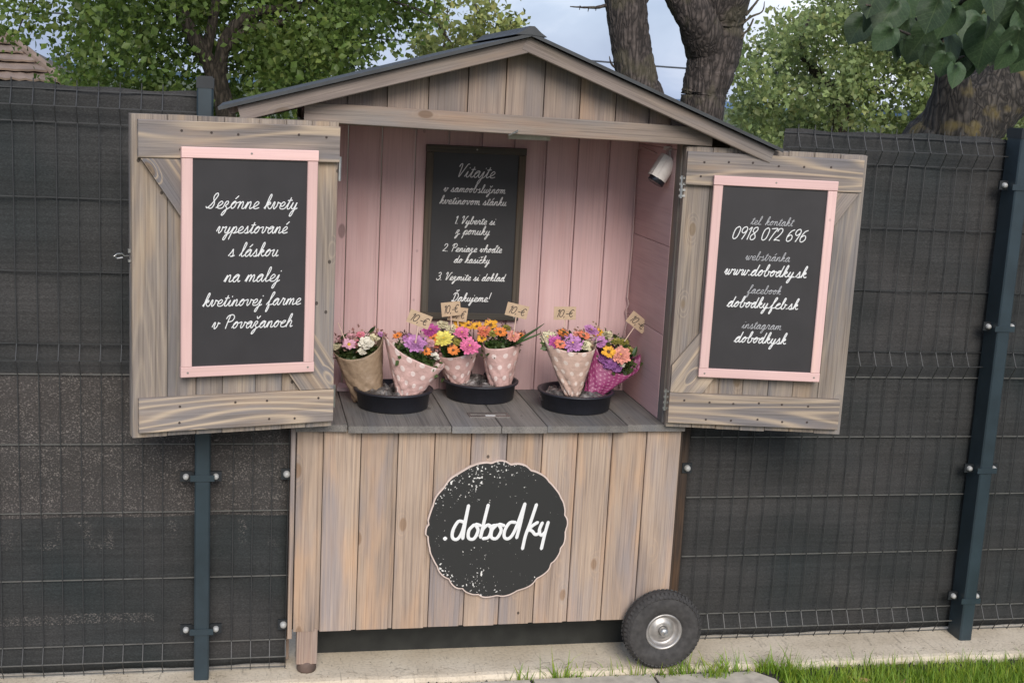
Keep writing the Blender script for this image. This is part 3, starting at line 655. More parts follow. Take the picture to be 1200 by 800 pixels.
# ------------------------------------------------------------------ doors
def make_door(hinge, outer, zb, H, side, joints):
    """side -1: opens to the left. door-local x runs from the hinge outwards (sign side)"""
    v = Vector((outer[0]-hinge[0], outer[1]-hinge[1])); Wd = v.length
    rz = math.atan2(v.y, v.x) if side > 0 else math.atan2(-v.y, -v.x)
    T = .018
    x0, x1 = (0, Wd) if side > 0 else (-Wd, 0)
    frame = MB(); fw_ = .045                                   # batten frame at the back
    for a in ((x0, x0+fw_, -.0, .024, 0, H), (x1-fw_, x1, -.0, .024, 0, H), (x0+fw_, x1-fw_, .0, .024, 0, fw_), (x0+fw_, x1-fw_, .0, .024, H-fw_, H)): frame.box(*a)
    D = link('door', frame.mesh('door', M_DOOR), K, Vector((hinge[0], hinge[1], zb)) - K.location, (0, 0, rz))
    s = side
    js = [0] + joints + [Wd]
    for a, b_ in zip(js[:-1], js[1:]):
        cx = s*(a+b_)/2; jit = random.uniform(-.0015, .0015)
        board('plank', D, (cx, -.0095, jit), (cx, -.0095, H+jit), b_-a, .018, M_DOOR)
    zt0, zt1 = H-.108, H-.012
    board('rail', D, (s*.003 if s > 0 else -(Wd-.014), -.028, (zt0+zt1)/2), (s*.003 if s < 0 else Wd-.014, -.028, (zt0+zt1)/2), zt1-zt0, .019, M_RAIL)
    board('rail', D, (s*.003 if s > 0 else -(Wd-.014), -.028, .062), (s*.003 if s < 0 else Wd-.014, -.028, .062), .093, .019, M_RAIL)
    # brace from the hinge side bottom to the outer top, ends cut along the rails
    bx = [(s*(Wd-.024), zt0-.001), (s*(Wd-.115), zt0-.001), (s*.008, .1095+.03), (s*.008, .1095), (s*.105, .1095)]
    bx = [(s*(Wd-.02), zt0-.0012), (s*(Wd-.13), zt0-.0012), (s*.004, .19), (s*.004, .1098), (s*.098, .1098)]
    if s < 0: bx = bx
    org = Vector((bx[3][0], 0, bx[3][1])); top = Vector((bx[0][0], 0, bx[0][1])); zax = (Vector((s*(Wd-.07), 0, zt0)) - Vector((s*.05, 0, .11))).normalized()
    xax = Vector((0, 1, 0)).cross(zax)
    loc = [( (Vector((x, 0, z))-org).dot(xax), (Vector((x, 0, z))-org).dot(zax)) for x, z in bx]
    mb = MB().prismy(loc, -.037, -.0188)
    o = link('brace', mb.mesh('brace', M_RAIL), D); Mx = Matrix.Identity(4)
    for i in range(3): Mx[i][0] = xax[i]; Mx[i][1] = (0, 1, 0)[i]; Mx[i][2] = zax[i]; Mx[i][3] = org[i]
    o.matrix_local = Mx
    # screw heads
    for zc in (zt0+.025, zt0+.07, .035, .085):
        for a in js[1:-1:1]:
            if random.random() < .75: lpart('screw', MB().lathe([(0, -.0012), (.003, -.001), (.0034, 0)], 8, 'y'), M_INK, D, loc=(s*(a-.03)+random.uniform(-.004, .004), -.038, zc+random.uniform(-.004, .004)))
    return D, rz, Wd
HD = .833
DL, rzL, WL = make_door((.236, 3.54), (-.290, 3.41), .800, .838, -1, [.074, .144, .217, .307, .377, .452])
DR, rzR, WR = make_door((1.236, 3.58), (1.755, 3.49), .785, .828, 1, [.078, .150, .222, .298, .372, .448])
# hook and eye on the left door, hinges on the right
hk = MB().tube([(-WL-.004, .0, .478), (-WL-.016, -.002, .478), (-WL-.022, -.003, .484), (-WL-.034, -.004, .4835), (-WL-.042, -.004, .478), (-WL-.034, -.004, .472), (-WL-.020, -.003, .474)], .0017, 6)
hk.box(-WL-.006, -WL, -.004, .01, .462, .468); hk.box(-WL-.006, -WL, -.004, .01, .486, .496)
lpart('latch_hook', hk, M_METAL, DL)
for zz in (.07, .70):
    hm = MB().tube([(-.006, -.02, zz-.02), (-.006, -.02, zz+.045)], .0045, 8)
    for q in range(4): hm.box(-.012, .006, -.021, -.016, zz-.016+q*.017, zz-.010+q*.017)
    lpart('hinge', hm, M_METAL, DR)
    hm = MB().tube([(.006, -.012, zz-.02), (.006, -.012, zz+.045)], .0045, 8); lpart('hinge', hm, M_METAL, DL)
# lock hook under the beam, LED lamp
part('roof_hook', MB().tube([at(596, 159, 3.54), at(602, 156, 3.535), at(607, 153, 3.54)], .0022, 6), M_METAL, K)
lmp = thing('strip_lamp', at(620, 161, 3.66), 'short pale strip lamp fixed behind the beam above the chalkboard', 'lamp')
lpart('lamp_body', MB().prism([(-.062, -.012), (.05, -.012), (.062, -.006), (.062, .006), (.05, .012), (-.062, .012)], -.007, .007), M_PLASTIC_L, lmp)

# ------------------------------------------------------------------ script lettering (single-line glyphs)
G = {
'a':(1.15,[[(0,.1),(.3,.6),(.75,.95),(.45,1),(.15,.6),(.2,.1),(.45,0),(.72,.4),(.85,.95),(.8,.35),(.95,0),(1.15,.15)]]),
'b':(1.1,[[(0,.1),(.35,1.0),(.5,1.8),(.38,2.05),(.25,1.7),(.2,.6),(.3,.05),(.6,0),(.85,.4),(.72,.9),(.9,.75),(1.1,.8)]]),
'c':(.95,[[(0,.1),(.25,.5),(.75,.88),(.5,1),(.2,.65),(.2,.15),(.5,0),(.95,.15)]]),
'd':(1.2,[[(0,.1),(.3,.6),(.75,.95),(.45,1),(.15,.6),(.2,.1),(.45,0),(.75,.5),(.95,1.95),(.85,1.0),(.82,.2),(1,0),(1.2,.15)]]),
'e':(.95,[[(0,.1),(.4,.35),(.75,.75),(.5,1),(.2,.65),(.2,.15),(.5,0),(.95,.15)]]),
'f':(.9,[[(0,.1),(.4,.9),(.75,1.8),(.6,2.05),(.42,1.6),(.3,0),(.2,-.9),(.35,-.95),(.5,-.3),(.45,.05),(.9,.15)]]),
'g':(1.15,[[(0,.1),(.3,.6),(.75,.95),(.45,1),(.15,.6),(.2,.1),(.45,.05),(.72,.4),(.85,.95),(.75,-.2),(.55,-.95),(.3,-.9),(.5,-.3),(1.15,.15)]]),
'h':(1.1,[[(0,.1),(.4,1.0),(.55,1.8),(.42,2.05),(.28,1.6),(.15,0),(.25,.5),(.55,.98),(.78,.85),(.75,.3),(.85,0),(1.1,.15)]]),
'i':(.65,[[(0,.1),(.3,.9),(.25,.25),(.4,0),(.65,.15)],[(.4,1.42),(.42,1.5)]]),
'j':(.65,[[(0,.1),(.35,.95),(.25,-.2),(.05,-.95),(-.15,-.85),(.05,-.3),(.65,.15)],[(.45,1.42),(.47,1.5)]]),
'k':(1.0,[[(0,.1),(.4,1.0),(.55,1.8),(.42,2.05),(.28,1.6),(.15,0),(.25,.5),(.6,.95),(.7,.7),(.4,.5),(.7,.05),(1.0,.15)]]),
'l':(.7,[[(0,.1),(.4,1.0),(.55,1.8),(.4,2.05),(.28,1.6),(.25,.3),(.4,0),(.7,.15)]]),
'm':(1.5,[[(0,.1),(.25,.95),(.2,.3),(.17,0),(.35,.7),(.6,.98),(.68,.6),(.62,0),(.82,.7),(1.05,.98),(1.15,.6),(1.12,.15),(1.25,0),(1.5,.15)]]),
'n':(1.08,[[(0,.1),(.25,.95),(.2,.3),(.17,0),(.35,.7),(.62,.98),(.72,.6),(.7,.15),(.83,0),(1.08,.15)]]),
'o':(1.0,[[(0,.1),(.25,.6),(.6,.98),(.35,.95),(.12,.5),(.3,.02),(.62,.2),(.72,.7),(.55,.98),(.75,.8),(1.0,.85)]]),
'p':(1.0,[[(0,.1),(.3,.95),(.2,0),(.05,-.95),(.15,-.4),(.3,.5),(.6,.98),(.8,.6),(.6,.05),(.35,.1),(.6,0),(1.0,.15)]]),
'r':(.95,[[(0,.1),(.25,.85),(.32,1.12),(.45,.92),(.65,.95),(.6,.3),(.7,0),(.95,.15)]]),
's':(.85,[[(0,.1),(.3,.7),(.42,1.08),(.5,.7),(.62,.25),(.45,0),(.2,.08),(.5,0),(.85,.15)]]),
't':(.7,[[(0,.1),(.35,1.0),(.45,1.65),(.35,.8),(.3,.2),(.45,0),(.7,.15)],[(.1,1.2),(.7,1.25)]]),
'u':(1.08,[[(0,.1),(.25,.95),(.18,.3),(.35,0),(.6,.2),(.78,.95),(.72,.3),(.85,0),(1.08,.15)]]),
'v':(1.05,[[(0,.3),(.18,.95),(.32,.85),(.3,.3),(.45,0),(.72,.4),(.75,.98),(.88,.8),(1.05,.85)]]),
'w':(1.4,[[(0,.3),(.18,.95),(.3,.8),(.25,.2),(.42,0),(.62,.5),(.68,.95),(.65,.2),(.82,0),(1.05,.4),(1.1,.98),(1.22,.8),(1.4,.85)]]),
'y':(1.05,[[(0,.1),(.25,.95),(.18,.35),(.35,.02),(.6,.2),(.78,.95),(.68,-.2),(.48,-.95),(.25,-.9),(.45,-.3),(1.05,.15)]]),
'z':(.95,[[(0,.1),(.2,.9),(.5,.98),(.55,.7),(.3,.35),(.55,.1),(.5,-.5),(.25,-.95),(.1,-.8),(.35,-.3),(.95,.15)]]),
'S':(1.25,[[(-.15,.25),(.05,.05),(.5,.6),(1.0,1.7),(.9,2.1),(.6,1.9),(.55,1.4),(.85,.7),(.7,.1),(.35,0),(.15,.2)]]),
'V':(1.3,[[(0,1.6),(.15,2.0),(.38,1.9),(.38,.7),(.42,0),(.8,.9),(1.2,1.95),(1.45,2.0)]]),
'P':(1.25,[[(.3,0),(.35,1),(.45,1.95)],[(0,1.5),(.2,1.95),(.8,2.1),(1.15,1.7),(.95,1.15),(.4,1.0)]]),
'D':(1.45,[[(.35,.05),(.4,1),(.5,1.9)],[(0,1.6),(.3,2.0),(.9,1.9),(1.25,1.15),(1.0,.3),(.5,0),(.0,.05),(.2,.2)]]),
'0':(1.15,[[(.6,2),(.2,1.7),(.1,1),(.2,.25),(.5,0),(.85,.3),(.95,1),(.9,1.7),(.6,2),(.4,1.9)]]),
'1':(.6,[[(.1,1.6),(.42,2.0),(.38,1),(.35,0)]]),
'2':(1.15,[[(.15,1.5),(.3,1.95),(.75,1.95),(.9,1.5),(.6,.8),(.1,.1),(.4,.15),(1.0,.05)]]),
'3':(1.1,[[(.15,1.75),(.5,2.02),(.85,1.7),(.7,1.2),(.4,1.05)],[(.4,1.05),(.8,.95),(.95,.5),(.6,0),(.2,.05),(.05,.35)]]),
'6':(1.1,[[(.85,1.9),(.4,1.6),(.12,.8),(.2,.15),(.55,0),(.9,.35),(.85,.85),(.5,1.05),(.15,.7)]]),
'7':(1.0,[[(.1,1.9),(.5,1.95),(.98,1.95),(.65,1.1),(.35,0)]]),
'8':(1.1,[[(.55,1.05),(.2,1.4),(.3,1.9),(.7,2),(.85,1.6),(.55,1.05),(.15,.6),(.25,.08),(.65,0),(.9,.4),(.55,1.05)]]),
'9':(1.1,[[(.85,1.4),(.5,1.0),(.15,1.25),(.2,1.8),(.6,2.02),(.88,1.7),(.85,1.0),(.6,0)]]),
'.':(.4,[[(.15,.02),(.17,.1)]]), ',':(.4,[[(.2,.1),(.12,-.25)]]), '!':(.5,[[(.25,2.2),(.2,.7)],[(.15,.02),(.17,.1)]]), '-':(.7,[[(.1,.8),(.6,.8)]]),
'€':(1.2,[[(1.05,1.7),(.7,2),(.3,1.6),(.2,1),(.3,.4),(.65,0),(1.05,.25)],[(0,1.2),(.8,1.2)],[(0,.8),(.75,.8)]]),
' ':(.75,[]),
}
ACC = {'á':('a','acute'),'é':('e','acute'),'ó':('o','acute'),'ž':('z','caron'),'č':('c','caron'),'ď':('d','apos'),'ť':('t','apos'),'Ď':('D','bigcaron')}
def crom(P, k=5):
    if len(P) < 3: return P
    out = []; Q = [P[0]] + P + [P[-1]]
    for i in range(1, len(Q)-2):
        p0, p1, p2, p3 = Q[i-1], Q[i], Q[i+1], Q[i+2]
        for j in range(k):
            t = j/k
            out.append(tuple(.5*((2*p1[c]) + (-p0[c]+p2[c])*t + (2*p0[c]-5*p1[c]+4*p2[c]-p3[c])*t*t + (-p0[c]+3*p1[c]-3*p2[c]+p3[c])*t**3) for c in (0, 1)))
    out.append(P[-1]); return out
def layout(text):
    strokes = []; x = 0; cur = None; high = False
    for ch in text:
        acc = None
        if ch in ACC: ch, acc = ACC[ch]
        adv, st = G[ch]
        lower = ch.isalpha() and ch.islower()
        for i, s in enumerate(st):
            pts = [(x+a, b) for a, b in s]
            if i == 0 and lower:
                if cur is None: cur = pts
                else:
                    if high: cur = cur + pts[1:]
                    else: cur = cur[:-1] + [((cur[-1][0]+pts[0][0])/2, cur[-1][1])] + pts[1:]
                high = ch in 'bovw'
            else: strokes.append(pts)
        if not lower and cur: strokes.append(cur); cur = None; high = False
        top = {'acute': [(.45, 1.35), (.75, 1.75)], 'caron': [(.2, 1.75), (.4, 1.4), (.7, 1.8)], 'apos': [(1.2, 1.95), (1.1, 1.6)], 'bigcaron': [(.4, 2.7), (.6, 2.35), (.95, 2.75)]}
        if acc: strokes.append([(x+a, b) for a, b in top[acc]])
        x += adv
    if cur: strokes.append(cur)
    return strokes, x
def ribbon(mb, P, w, y, h=.0004):
    """painted stroke: low ridge of paint on a board facing -y"""
    n = len(P); 
    if n == 1: P = [P[0], (P[0][0]+w*.1, P[0][1])]; n = 2
    P = [Vector((a, b)) for a, b in P]
    d0 = (P[1]-P[0]).normalized(); d1 = (P[-1]-P[-2]).normalized()
    P = [P[0]-d0*w*.4] + P + [P[-1]+d1*w*.4]; ws = [.35] + [1]*n + [.35]; n += 2
    vs = []
    for i in range(n):
        t = P[min(i+1, n-1)] - P[max(i-1, 0)]
        if t.length < 1e-9: t = Vector((1, 0))
        t.normalize(); nr = Vector((-t.y, t.x))*w*.5*ws[i]
        vs += [(P[i].x+nr.x, y, P[i].y+nr.y), (P[i].x, y-h, P[i].y), (P[i].x-nr.x, y, P[i].y-nr.y)]
    mb.add(vs, [(i*3+j, i*3+j+1, i*3+j+4, i*3+j+3) for i in range(n-1) for j in (0, 1)])
def text_mb(text, xc, zb, width, w, y, slant=.32, rise=0, xh=None):
    st, adv = layout(text); k = width/adv; ky = xh if xh else k
    mb = MB()
    for s in st:
        s = crom(s)
        P = [(xc - width/2 + (a + b*slant)*k - .0*k, zb + b*ky + rise*((a/adv)-.5)) for a, b in s]
        # thin out crowded samples
        Q = [P[0]]
        for p in P[1:]:
            if math.hypot(p[0]-Q[-1][0], p[1]-Q[-1][1]) > w*.22: Q.append(p)
        ribbon(mb, Q, w, y)
    return mb

# ------------------------------------------------------------------ framed chalkboards
def chalkboard(label, origin, rz, x0, x1, z0, z1, fw_, fmat, bmat, lines, yf=-.0385):
    T = thing('framed_chalkboard', origin, label, 'chalkboard', None, rz)
    t = .016
    for (a, b_) in ((x0, x1),):
        board('frame_rail', T, (a, yf-t/2, z1-fw_/2), (b_, yf-t/2, z1-fw_/2), fw_, t, fmat)
        board('frame_rail', T, (a, yf-t/2, z0+fw_/2), (b_, yf-t/2, z0+fw_/2), fw_, t, fmat)
    board('frame_stile', T, (x0+fw_/2, yf-t/2, z0+fw_+.0004), (x0+fw_/2, yf-t/2, z1-fw_-.0004), fw_, t-.0006, fmat)
    board('frame_stile', T, (x1-fw_/2, yf-t/2, z0+fw_+.0004), (x1-fw_/2, yf-t/2, z1-fw_-.0004), fw_, t-.0006, fmat)
    pb = lpart('panel', MB().box(x0+fw_*.6, x1-fw_*.6, yf-.009, yf-.002, z0+fw_*.6, z1-fw_*.6), bmat, T)
    for (tx, xc, zb, wd, w, mt) in lines:
        lpart('lettering', text_mb(tx, xc, zb, wd, w, yf-.0094), mt, T)
    for (xs_, zs_) in (((x0+x1)/2, z1-fw_*.45), (x0+fw_*.6, z0+fw_*.45), (x1-fw_*.6, z0+fw_*.5)):
        lpart('screw', MB().lathe([(0, -.001), (.0024, -.0008), (.003, 0)], 8, 'y'), M_GALV, T, loc=(xs_, yf-t-.0002, zs_))
    return T
s_ = .0025
b0 = .800
Ll = [('Sezónne kvety', -.248, 1.406, .238, s_, M_WHITE), ('vypestované', -.2485, 1.342, .188, s_, M_WHITE), ('s láskou', -.244, 1.281, .132, s_, M_WHITE),
      ('na malej', -.247, 1.214, .148, s_, M_WHITE), ('kvetinovej farme', -.245, 1.150, .262, s_, M_WHITE), ('v Považanoch', -.244, 1.090, .216, s_, M_WHITE)]
Ll = [(a, b+.008, c-b0, d, e_, f_) for a, b, c, d, e_, f_ in Ll]
chalkboard('pink-framed black chalkboard on the left door reading Sezonne kvety', Vector((.236, 3.54, b0)), rzL, -.424, -.066, .963-b0, 1.562-b0, .029, M_PINKF, M_CHALK, Ll)
b0 = .785; s2 = .0016
Lr = [('tel. kontakt', .262, 1.402, .122, s2, M_GREYL), ('0918 072 696', .256, 1.358, .216, .0027, M_WHITE), ('webstránka', .259, 1.299, .130, s2, M_GREYL), ('www.dobodky.sk', .256, 1.254, .240, .0029, M_WHITE),
      ('facebook', .257, 1.202, .098, s2, M_GREYL), ('dobodky.fcb.sk', .256, 1.160, .208, .0029, M_WHITE), ('instagram', .259, 1.098, .116, s2, M_GREYL), ('dobodkysk', .258, 1.056, .152, .0029, M_WHITE)]
Lr = [(a, b-.004, c-b0, d, e_, f_) for a, b, c, d, e_, f_ in Lr]
chalkboard('pink-framed black chalkboard on the right door with phone number and web address', Vector((1.236, 3.58, b0)), rzR, .081, .439, .947-b0, 1.537-b0, .028, M_PINKF, M_CHALK, Lr)
YC = 4.03; kz = (YC)/4.0
def c4(x, z): return (x*kz, 1.73-(1.73-z)*kz)
s3 = .0022
Lc = [('Vitajte', .698, 1.474, .122, .0025, M_CREAML), ('v samoobslužnom', .697, 1.427, .196, s3, M_CREAML), ('kvetinovom stánku', .694, 1.389, .212, s3, M_CREAML), ('1. Vyberte si', .702, 1.328, .130, s3, M_WHITE), ('z ponuky', .697, 1.295, .108, s3, M_WHITE),
      ('2. Peniaze vhoďte', .698, 1.240, .190, s3, M_WHITE), ('do kasičky', .698, 1.205, .114, s3, M_WHITE), ('3. Vezmite si doklad', .697, 1.149, .220, s3, M_WHITE), ('Ďakujeme!', .700, 1.082, .122, .0025, M_WHITE)]
Lc2 = []
for a, b, c, d, e_, f_ in Lc:
    q = c4(b, c); Lc2.append((a, q[0]-.7, q[1]-1.3, d*kz, e_*kz, f_))
q0 = c4(.541, 1.022); q1 = c4(.857, 1.571)
chalkboard('dark brown framed chalkboard on the pink back wall with the Vitajte instructions', Vector((.7, YC, 1.3)), 0, q0[0]-.7, q1[0]-.7, q0[1]-1.3, q1[1]-1.3, .024, M_DARKW, M_CHALKD, Lc2, yf=-.001)

# ------------------------------------------------------------------ round logo sign
LG = thing('logo_sign', (.742, 3.599, .463), 'round black sign with scalloped edge reading .dobodky on the kiosk front', 'sign')
def blob(R, n=220):
    o = []
    for k in range(n):
        a = 2*math.pi*k/n
        amp = (.012 if (1.75 < a < 3.0) else .036) * (.65 + .35*math.sin(a*4.3+2))
        lob = (1-abs(math.sin(a*11+.6+.5*math.sin(a*3))))**1.4
        r = R*(1 - amp*lob + .012*math.sin(a*3+1) + .006*math.sin(a*17))
        if abs(a-math.pi) < .06: r *= 1.03
        o.append((r*math.cos(a), r*math.sin(a)))
    return o
def logo_mat():
    m, t, b, n, l = newmat('logo_black')
    tcn = n('TexCoord'); q = n('TexNoise'); q.inputs['Scale'].default_value = 135; q.inputs['Detail'].default_value = 3; l(tcn.outputs['Object'], q.inputs['Vector'])
    big = n('TexNoise'); big.inputs['Scale'].default_value = 11; big.inputs['Detail'].default_value = 2; l(tcn.outputs['Object'], big.inputs['Vector'])
    sp = n('SeparateXYZ'); l(tcn.outputs['Object'], sp.inputs[0])
    def mth(op, *a):
        k = n('Math'); k.operation = op
        for i, v in enumerate(a):
            if isinstance(v, (int, float)): k.inputs[i].default_value = v
            else: l(v, k.inputs[i])
        return k.outputs[0]
    az = mth('ABSOLUTE', mth('ADD', sp.outputs['Z'], .01)); fall = mth('MULTIPLY', mth('MAXIMUM', mth('SUBTRACT', az, .045), 0), 1.9)
    fx = mth('MULTIPLY', sp.outputs['X'], -.62)
    thr = mth('ADD', q.outputs[0], mth('ADD', mth('MULTIPLY', mth('ADD', fx, fall), .38), mth('MULTIPLY', big.outputs[0], .26)))
    s = mth('GREATER_THAN', thr, .885)
    mx_ = n('MixRGB'); l(s, mx_.inputs[0]); mx_.inputs[1].default_value = (.018,.018,.017, 1); mx_.inputs[2].default_value = (.72,.70,.66, 1)
    l(mx_.outputs[0], b.inputs['Base Color']); b.inputs['Roughness'].default_value = .6; return m
lpart('backing_board', MB().prismy(blob(.2135), -.012, -.001), plain('pale_board_edge', (.62,.5,.44), .7, .1), LG)
lpart('printed_face', MB().prismy(blob(.2095), -.0128, -.0119), logo_mat(), LG)
lg = MB()
def lc(x, y): p = at(480 + x/4.21, 520 + y/4.21, 3.586); return (p.x-.742, p.z-.463)
for st in ([(266,384),(240,382),(214,425),(212,462),(236,468),(262,425),(291,303)], [(291,303),(273,395),(262,466)],
           [(318,398),(293,425),(291,463),(318,466),(338,425),(325,396),(350,402)],
           [(388,300),(368,380),(350,455)], [(350,460),(362,420),(388,398),(403,418),(390,458),(362,466)], [(395,408),(420,400)],
           [(430,398),(406,425),(404,460),(430,464),(452,425),(440,396),(466,402)],
           [(522,386),(494,388),(470,425),(468,460),(492,464),(522,420),(569,294)], [(569,294),(546,395),(528,462)],
           [(626,298),(595,390),(572,450),(557,516)], [(584,428),(604,404),(632,386)], [(590,422),(606,430),(620,446),(640,440)],
           [(655,388),(640,425),(650,450),(672,430)], [(684,385),(668,440),(650,516)]):
    P = [lc(*q) for q in crom(st, 4)]
    ribbon(lg, P, .0098, -.0131, .0008)
p = lc(175, 466); ribbon(lg, [(p[0]-.001, p[1]), (p[0]+.001, p[1])], .013, -.0131, .0008)
lpart('lettering', lg, M_WHITE, LG)

# ------------------------------------------------------------------ security camera and cable
SC = thing('security_camera', at(775, 198, 3.70), 'white bullet security camera hanging in the upper right corner of the kiosk', 'camera')
c0 = at(785, 187, 3.70); c1 = at(767.5, 214.5, 3.695)
ax = (c1-c0).normalized(); L_ = (c1-c0).length
def oriented(mb, loc, z, parent, name, mat, smooth=True, xhint=Vector((0, 0, 1))):
    x = (xhint - z*xhint.dot(z)).normalized(); y = z.cross(x); o = lpart(name, mb, mat, parent, smooth); Mx = Matrix.Identity(4)
    lc_ = loc - root_loc(parent)
    for i in range(3): Mx[i][0] = x[i]; Mx[i][1] = y[i]; Mx[i][2] = z[i]; Mx[i][3] = lc_[i]
    o.matrix_local = Mx; return o
r = .0265
oriented(MB().lathe([(0, 0), (r*.86, .0), (r, .006), (r, L_*.80), (r*.97, L_*.82), (r*.97, L_*.83)], 28), c0, ax, SC, 'housing', M_CAMW)
oriented(MB().lathe([(r*.96, L_*.8), (r*.96, L_*.98), (r*.9, L_*1.0), (0, L_*1.0)], 28), c0, ax, SC, 'lens_cover', M_CAMB)
oriented(MB().prism([(r*.2, -r*.95), (r*1.12, -r*.55), (r*1.2, 0), (r*1.12, r*.55), (r*.2, r*.95), (r*.9, r*.62), (r*1.04, 0), (r*.9, -r*.62)], -.002, L_*.84), c0, ax, SC, 'sun_shield', M_CAMW, False)
part('mount_arm', MB().tube([c0 + Vector((0, .0, 0)), c0+Vector((.004, .01, .018)), c0+Vector((.012, .02, .03))], .008, 10), M_CAMW, SC, True)
part('mount_base', MB().lathe([(0, 0), (.026, 0), (.026, .012), (0, .012)], 24, 'z', c0+Vector((.012, .022, .026))), M_CAMW, SC)
part('pigtail', MB().tube([c0 + Vector(v) for v in ((-.012, 0, .004), (-.010, 0, .028), (.002, -.004, .036), (.012, -.004, .022), (.014, -.004, .002))], .0035, 8), M_CABLE, SC, True)
cb = [at(x, y, Y) for x, y, Y in ((776, 183, 3.80), (752, 172, 3.95), (747, 176, 4.01), (744, 230, 4.015), (741, 285, 4.015), (738, 320, 4.018), (735, 348, 4.015), (737, 356, 4.01), (733, 364, 4.015), (735, 376, 4.015), (731, 392, 4.015), (728, 430, 4.015), (726, 455, 4.012))]
tag(part('cable', MB().tube(cb, .0026, 6), M_CABLE, None, True), 'thin pale cable running down the back right corner of the kiosk from the camera', 'cable')

# ------------------------------------------------------------------ trays, film, bouquets, tags
trayc = [(.443, 3.805), (.733, 3.925), (1.012, 3.792)]
tlab = ['round black plastic saucer on the left of the counter, holding two bouquets', 'round black plastic saucer in the middle of the counter, set furthest back', 'round black plastic saucer on the right of the counter holding the magenta bouquet']
film_m, t_, b__, n_, l_ = newmat('crumpled_film'); b__.inputs['Base Color'].default_value = (.2,.185,.175, 1); b__.inputs['Roughness'].default_value = .22; b__.inputs['Alpha'].default_value = 1
nn = n_('TexNoise'); nn.inputs['Scale'].default_value = 45; nn.inputs['Detail'].default_value = 4; rr_ = n_('ValToRGB'); ramp(rr_, [(.4, (.05,.045,.045)), (.55, (.13,.12,.115)), (.7, (.34,.32,.31))]); tt = n_('TexCoord'); l_(tt.outputs['Object'], nn.inputs['Vector']); l_(nn.outputs[0], rr_.inputs[0]); l_(rr_.outputs[0], b__.inputs['Base Color'])
for i, (x, y) in enumerate(trayc):
    t = thing('plant_saucer', (x, y, CT), tlab[i], 'saucer', 'black plastic saucers on the counter')
    R1 = .116
    lpart('saucer_bowl', MB().lathe([(0, .001), (R1-.014, .001), (R1-.010, .004), (R1-.004, .052), (R1+.004, .053), (R1+.005, .058), (R1-.006, .059), (R1-.012, .010), (0, .008)], 56), M_TRAY, t, True)
    fl = thing('plastic_film', (x, y, CT+.026), ['crumpled clear film inside the left saucer', 'crumpled clear film inside the middle saucer', 'crumpled net and film inside the right saucer'][i], 'film', 'film in the saucers')
    vs = []; fs = []; nr_, na = 7, 30
    for a in range(na):
        for q in range(nr_):
            rr = (R1-.015)*q/(nr_-1); th = 2*math.pi*a/na
            vs.append((rr*math.cos(th), rr*math.sin(th), .010 + random.uniform(0, .026)*(1 if q < nr_-1 else .2)))
    for a in range(na):
        for q in range(nr_-1): fs.append((a*nr_+q, ((a+1) % na)*nr_+q, ((a+1) % na)*nr_+q+1, a*nr_+q+1))
    lpart('film_sheet', MB().add(vs, fs), film_m, fl)
# stone-filled net bag in the right saucer
bag = MB(); c_ = atz(655, 459, CT+.045)
prof = []
vs = []; fs = []
for a in range(28):
    for q in range(9):
        th = 2*math.pi*a/28; ph = math.pi/2*q/8; k = 1 + random.uniform(-.07, .07)
        vs.append((.062*math.cos(th)*math.cos(ph)*k, .05*math.sin(th)*math.cos(ph)*k, .034*math.sin(ph)*k))
for a in range(28):
    for q in range(8): fs.append((a*9+q, ((a+1) % 28)*9+q, ((a+1) % 28)*9+q+1, a*9+q+1))
tag(lpart('net_bag', MB().add(vs, fs), film_m, None, True, loc=(c_.x, 3.80, CT+.026)), 'grey rounded bag lying in the right saucer, left of its bouquet', 'bag')
tag(lpart('paper_scrap', MB().add([(-.02,0,0),(.03,-.005,.0),(.034,.03,.004),(-.01,.04,.012),(-.02,.0,.012),(.03,-.005,.012),(.034,.03,.014),(-.01,.04,.02)], [(0,1,2,3),(4,5,6,7),(0,1,5,4),(1,2,6,5),(2,3,7,6),(3,0,4,7)]), plain('pale_pink_paper', (.62,.5,.52), .8, .1), None, loc=atz(402, 458, CT+.001)), 'small pale paper scrap lying behind the left saucer', 'paper')

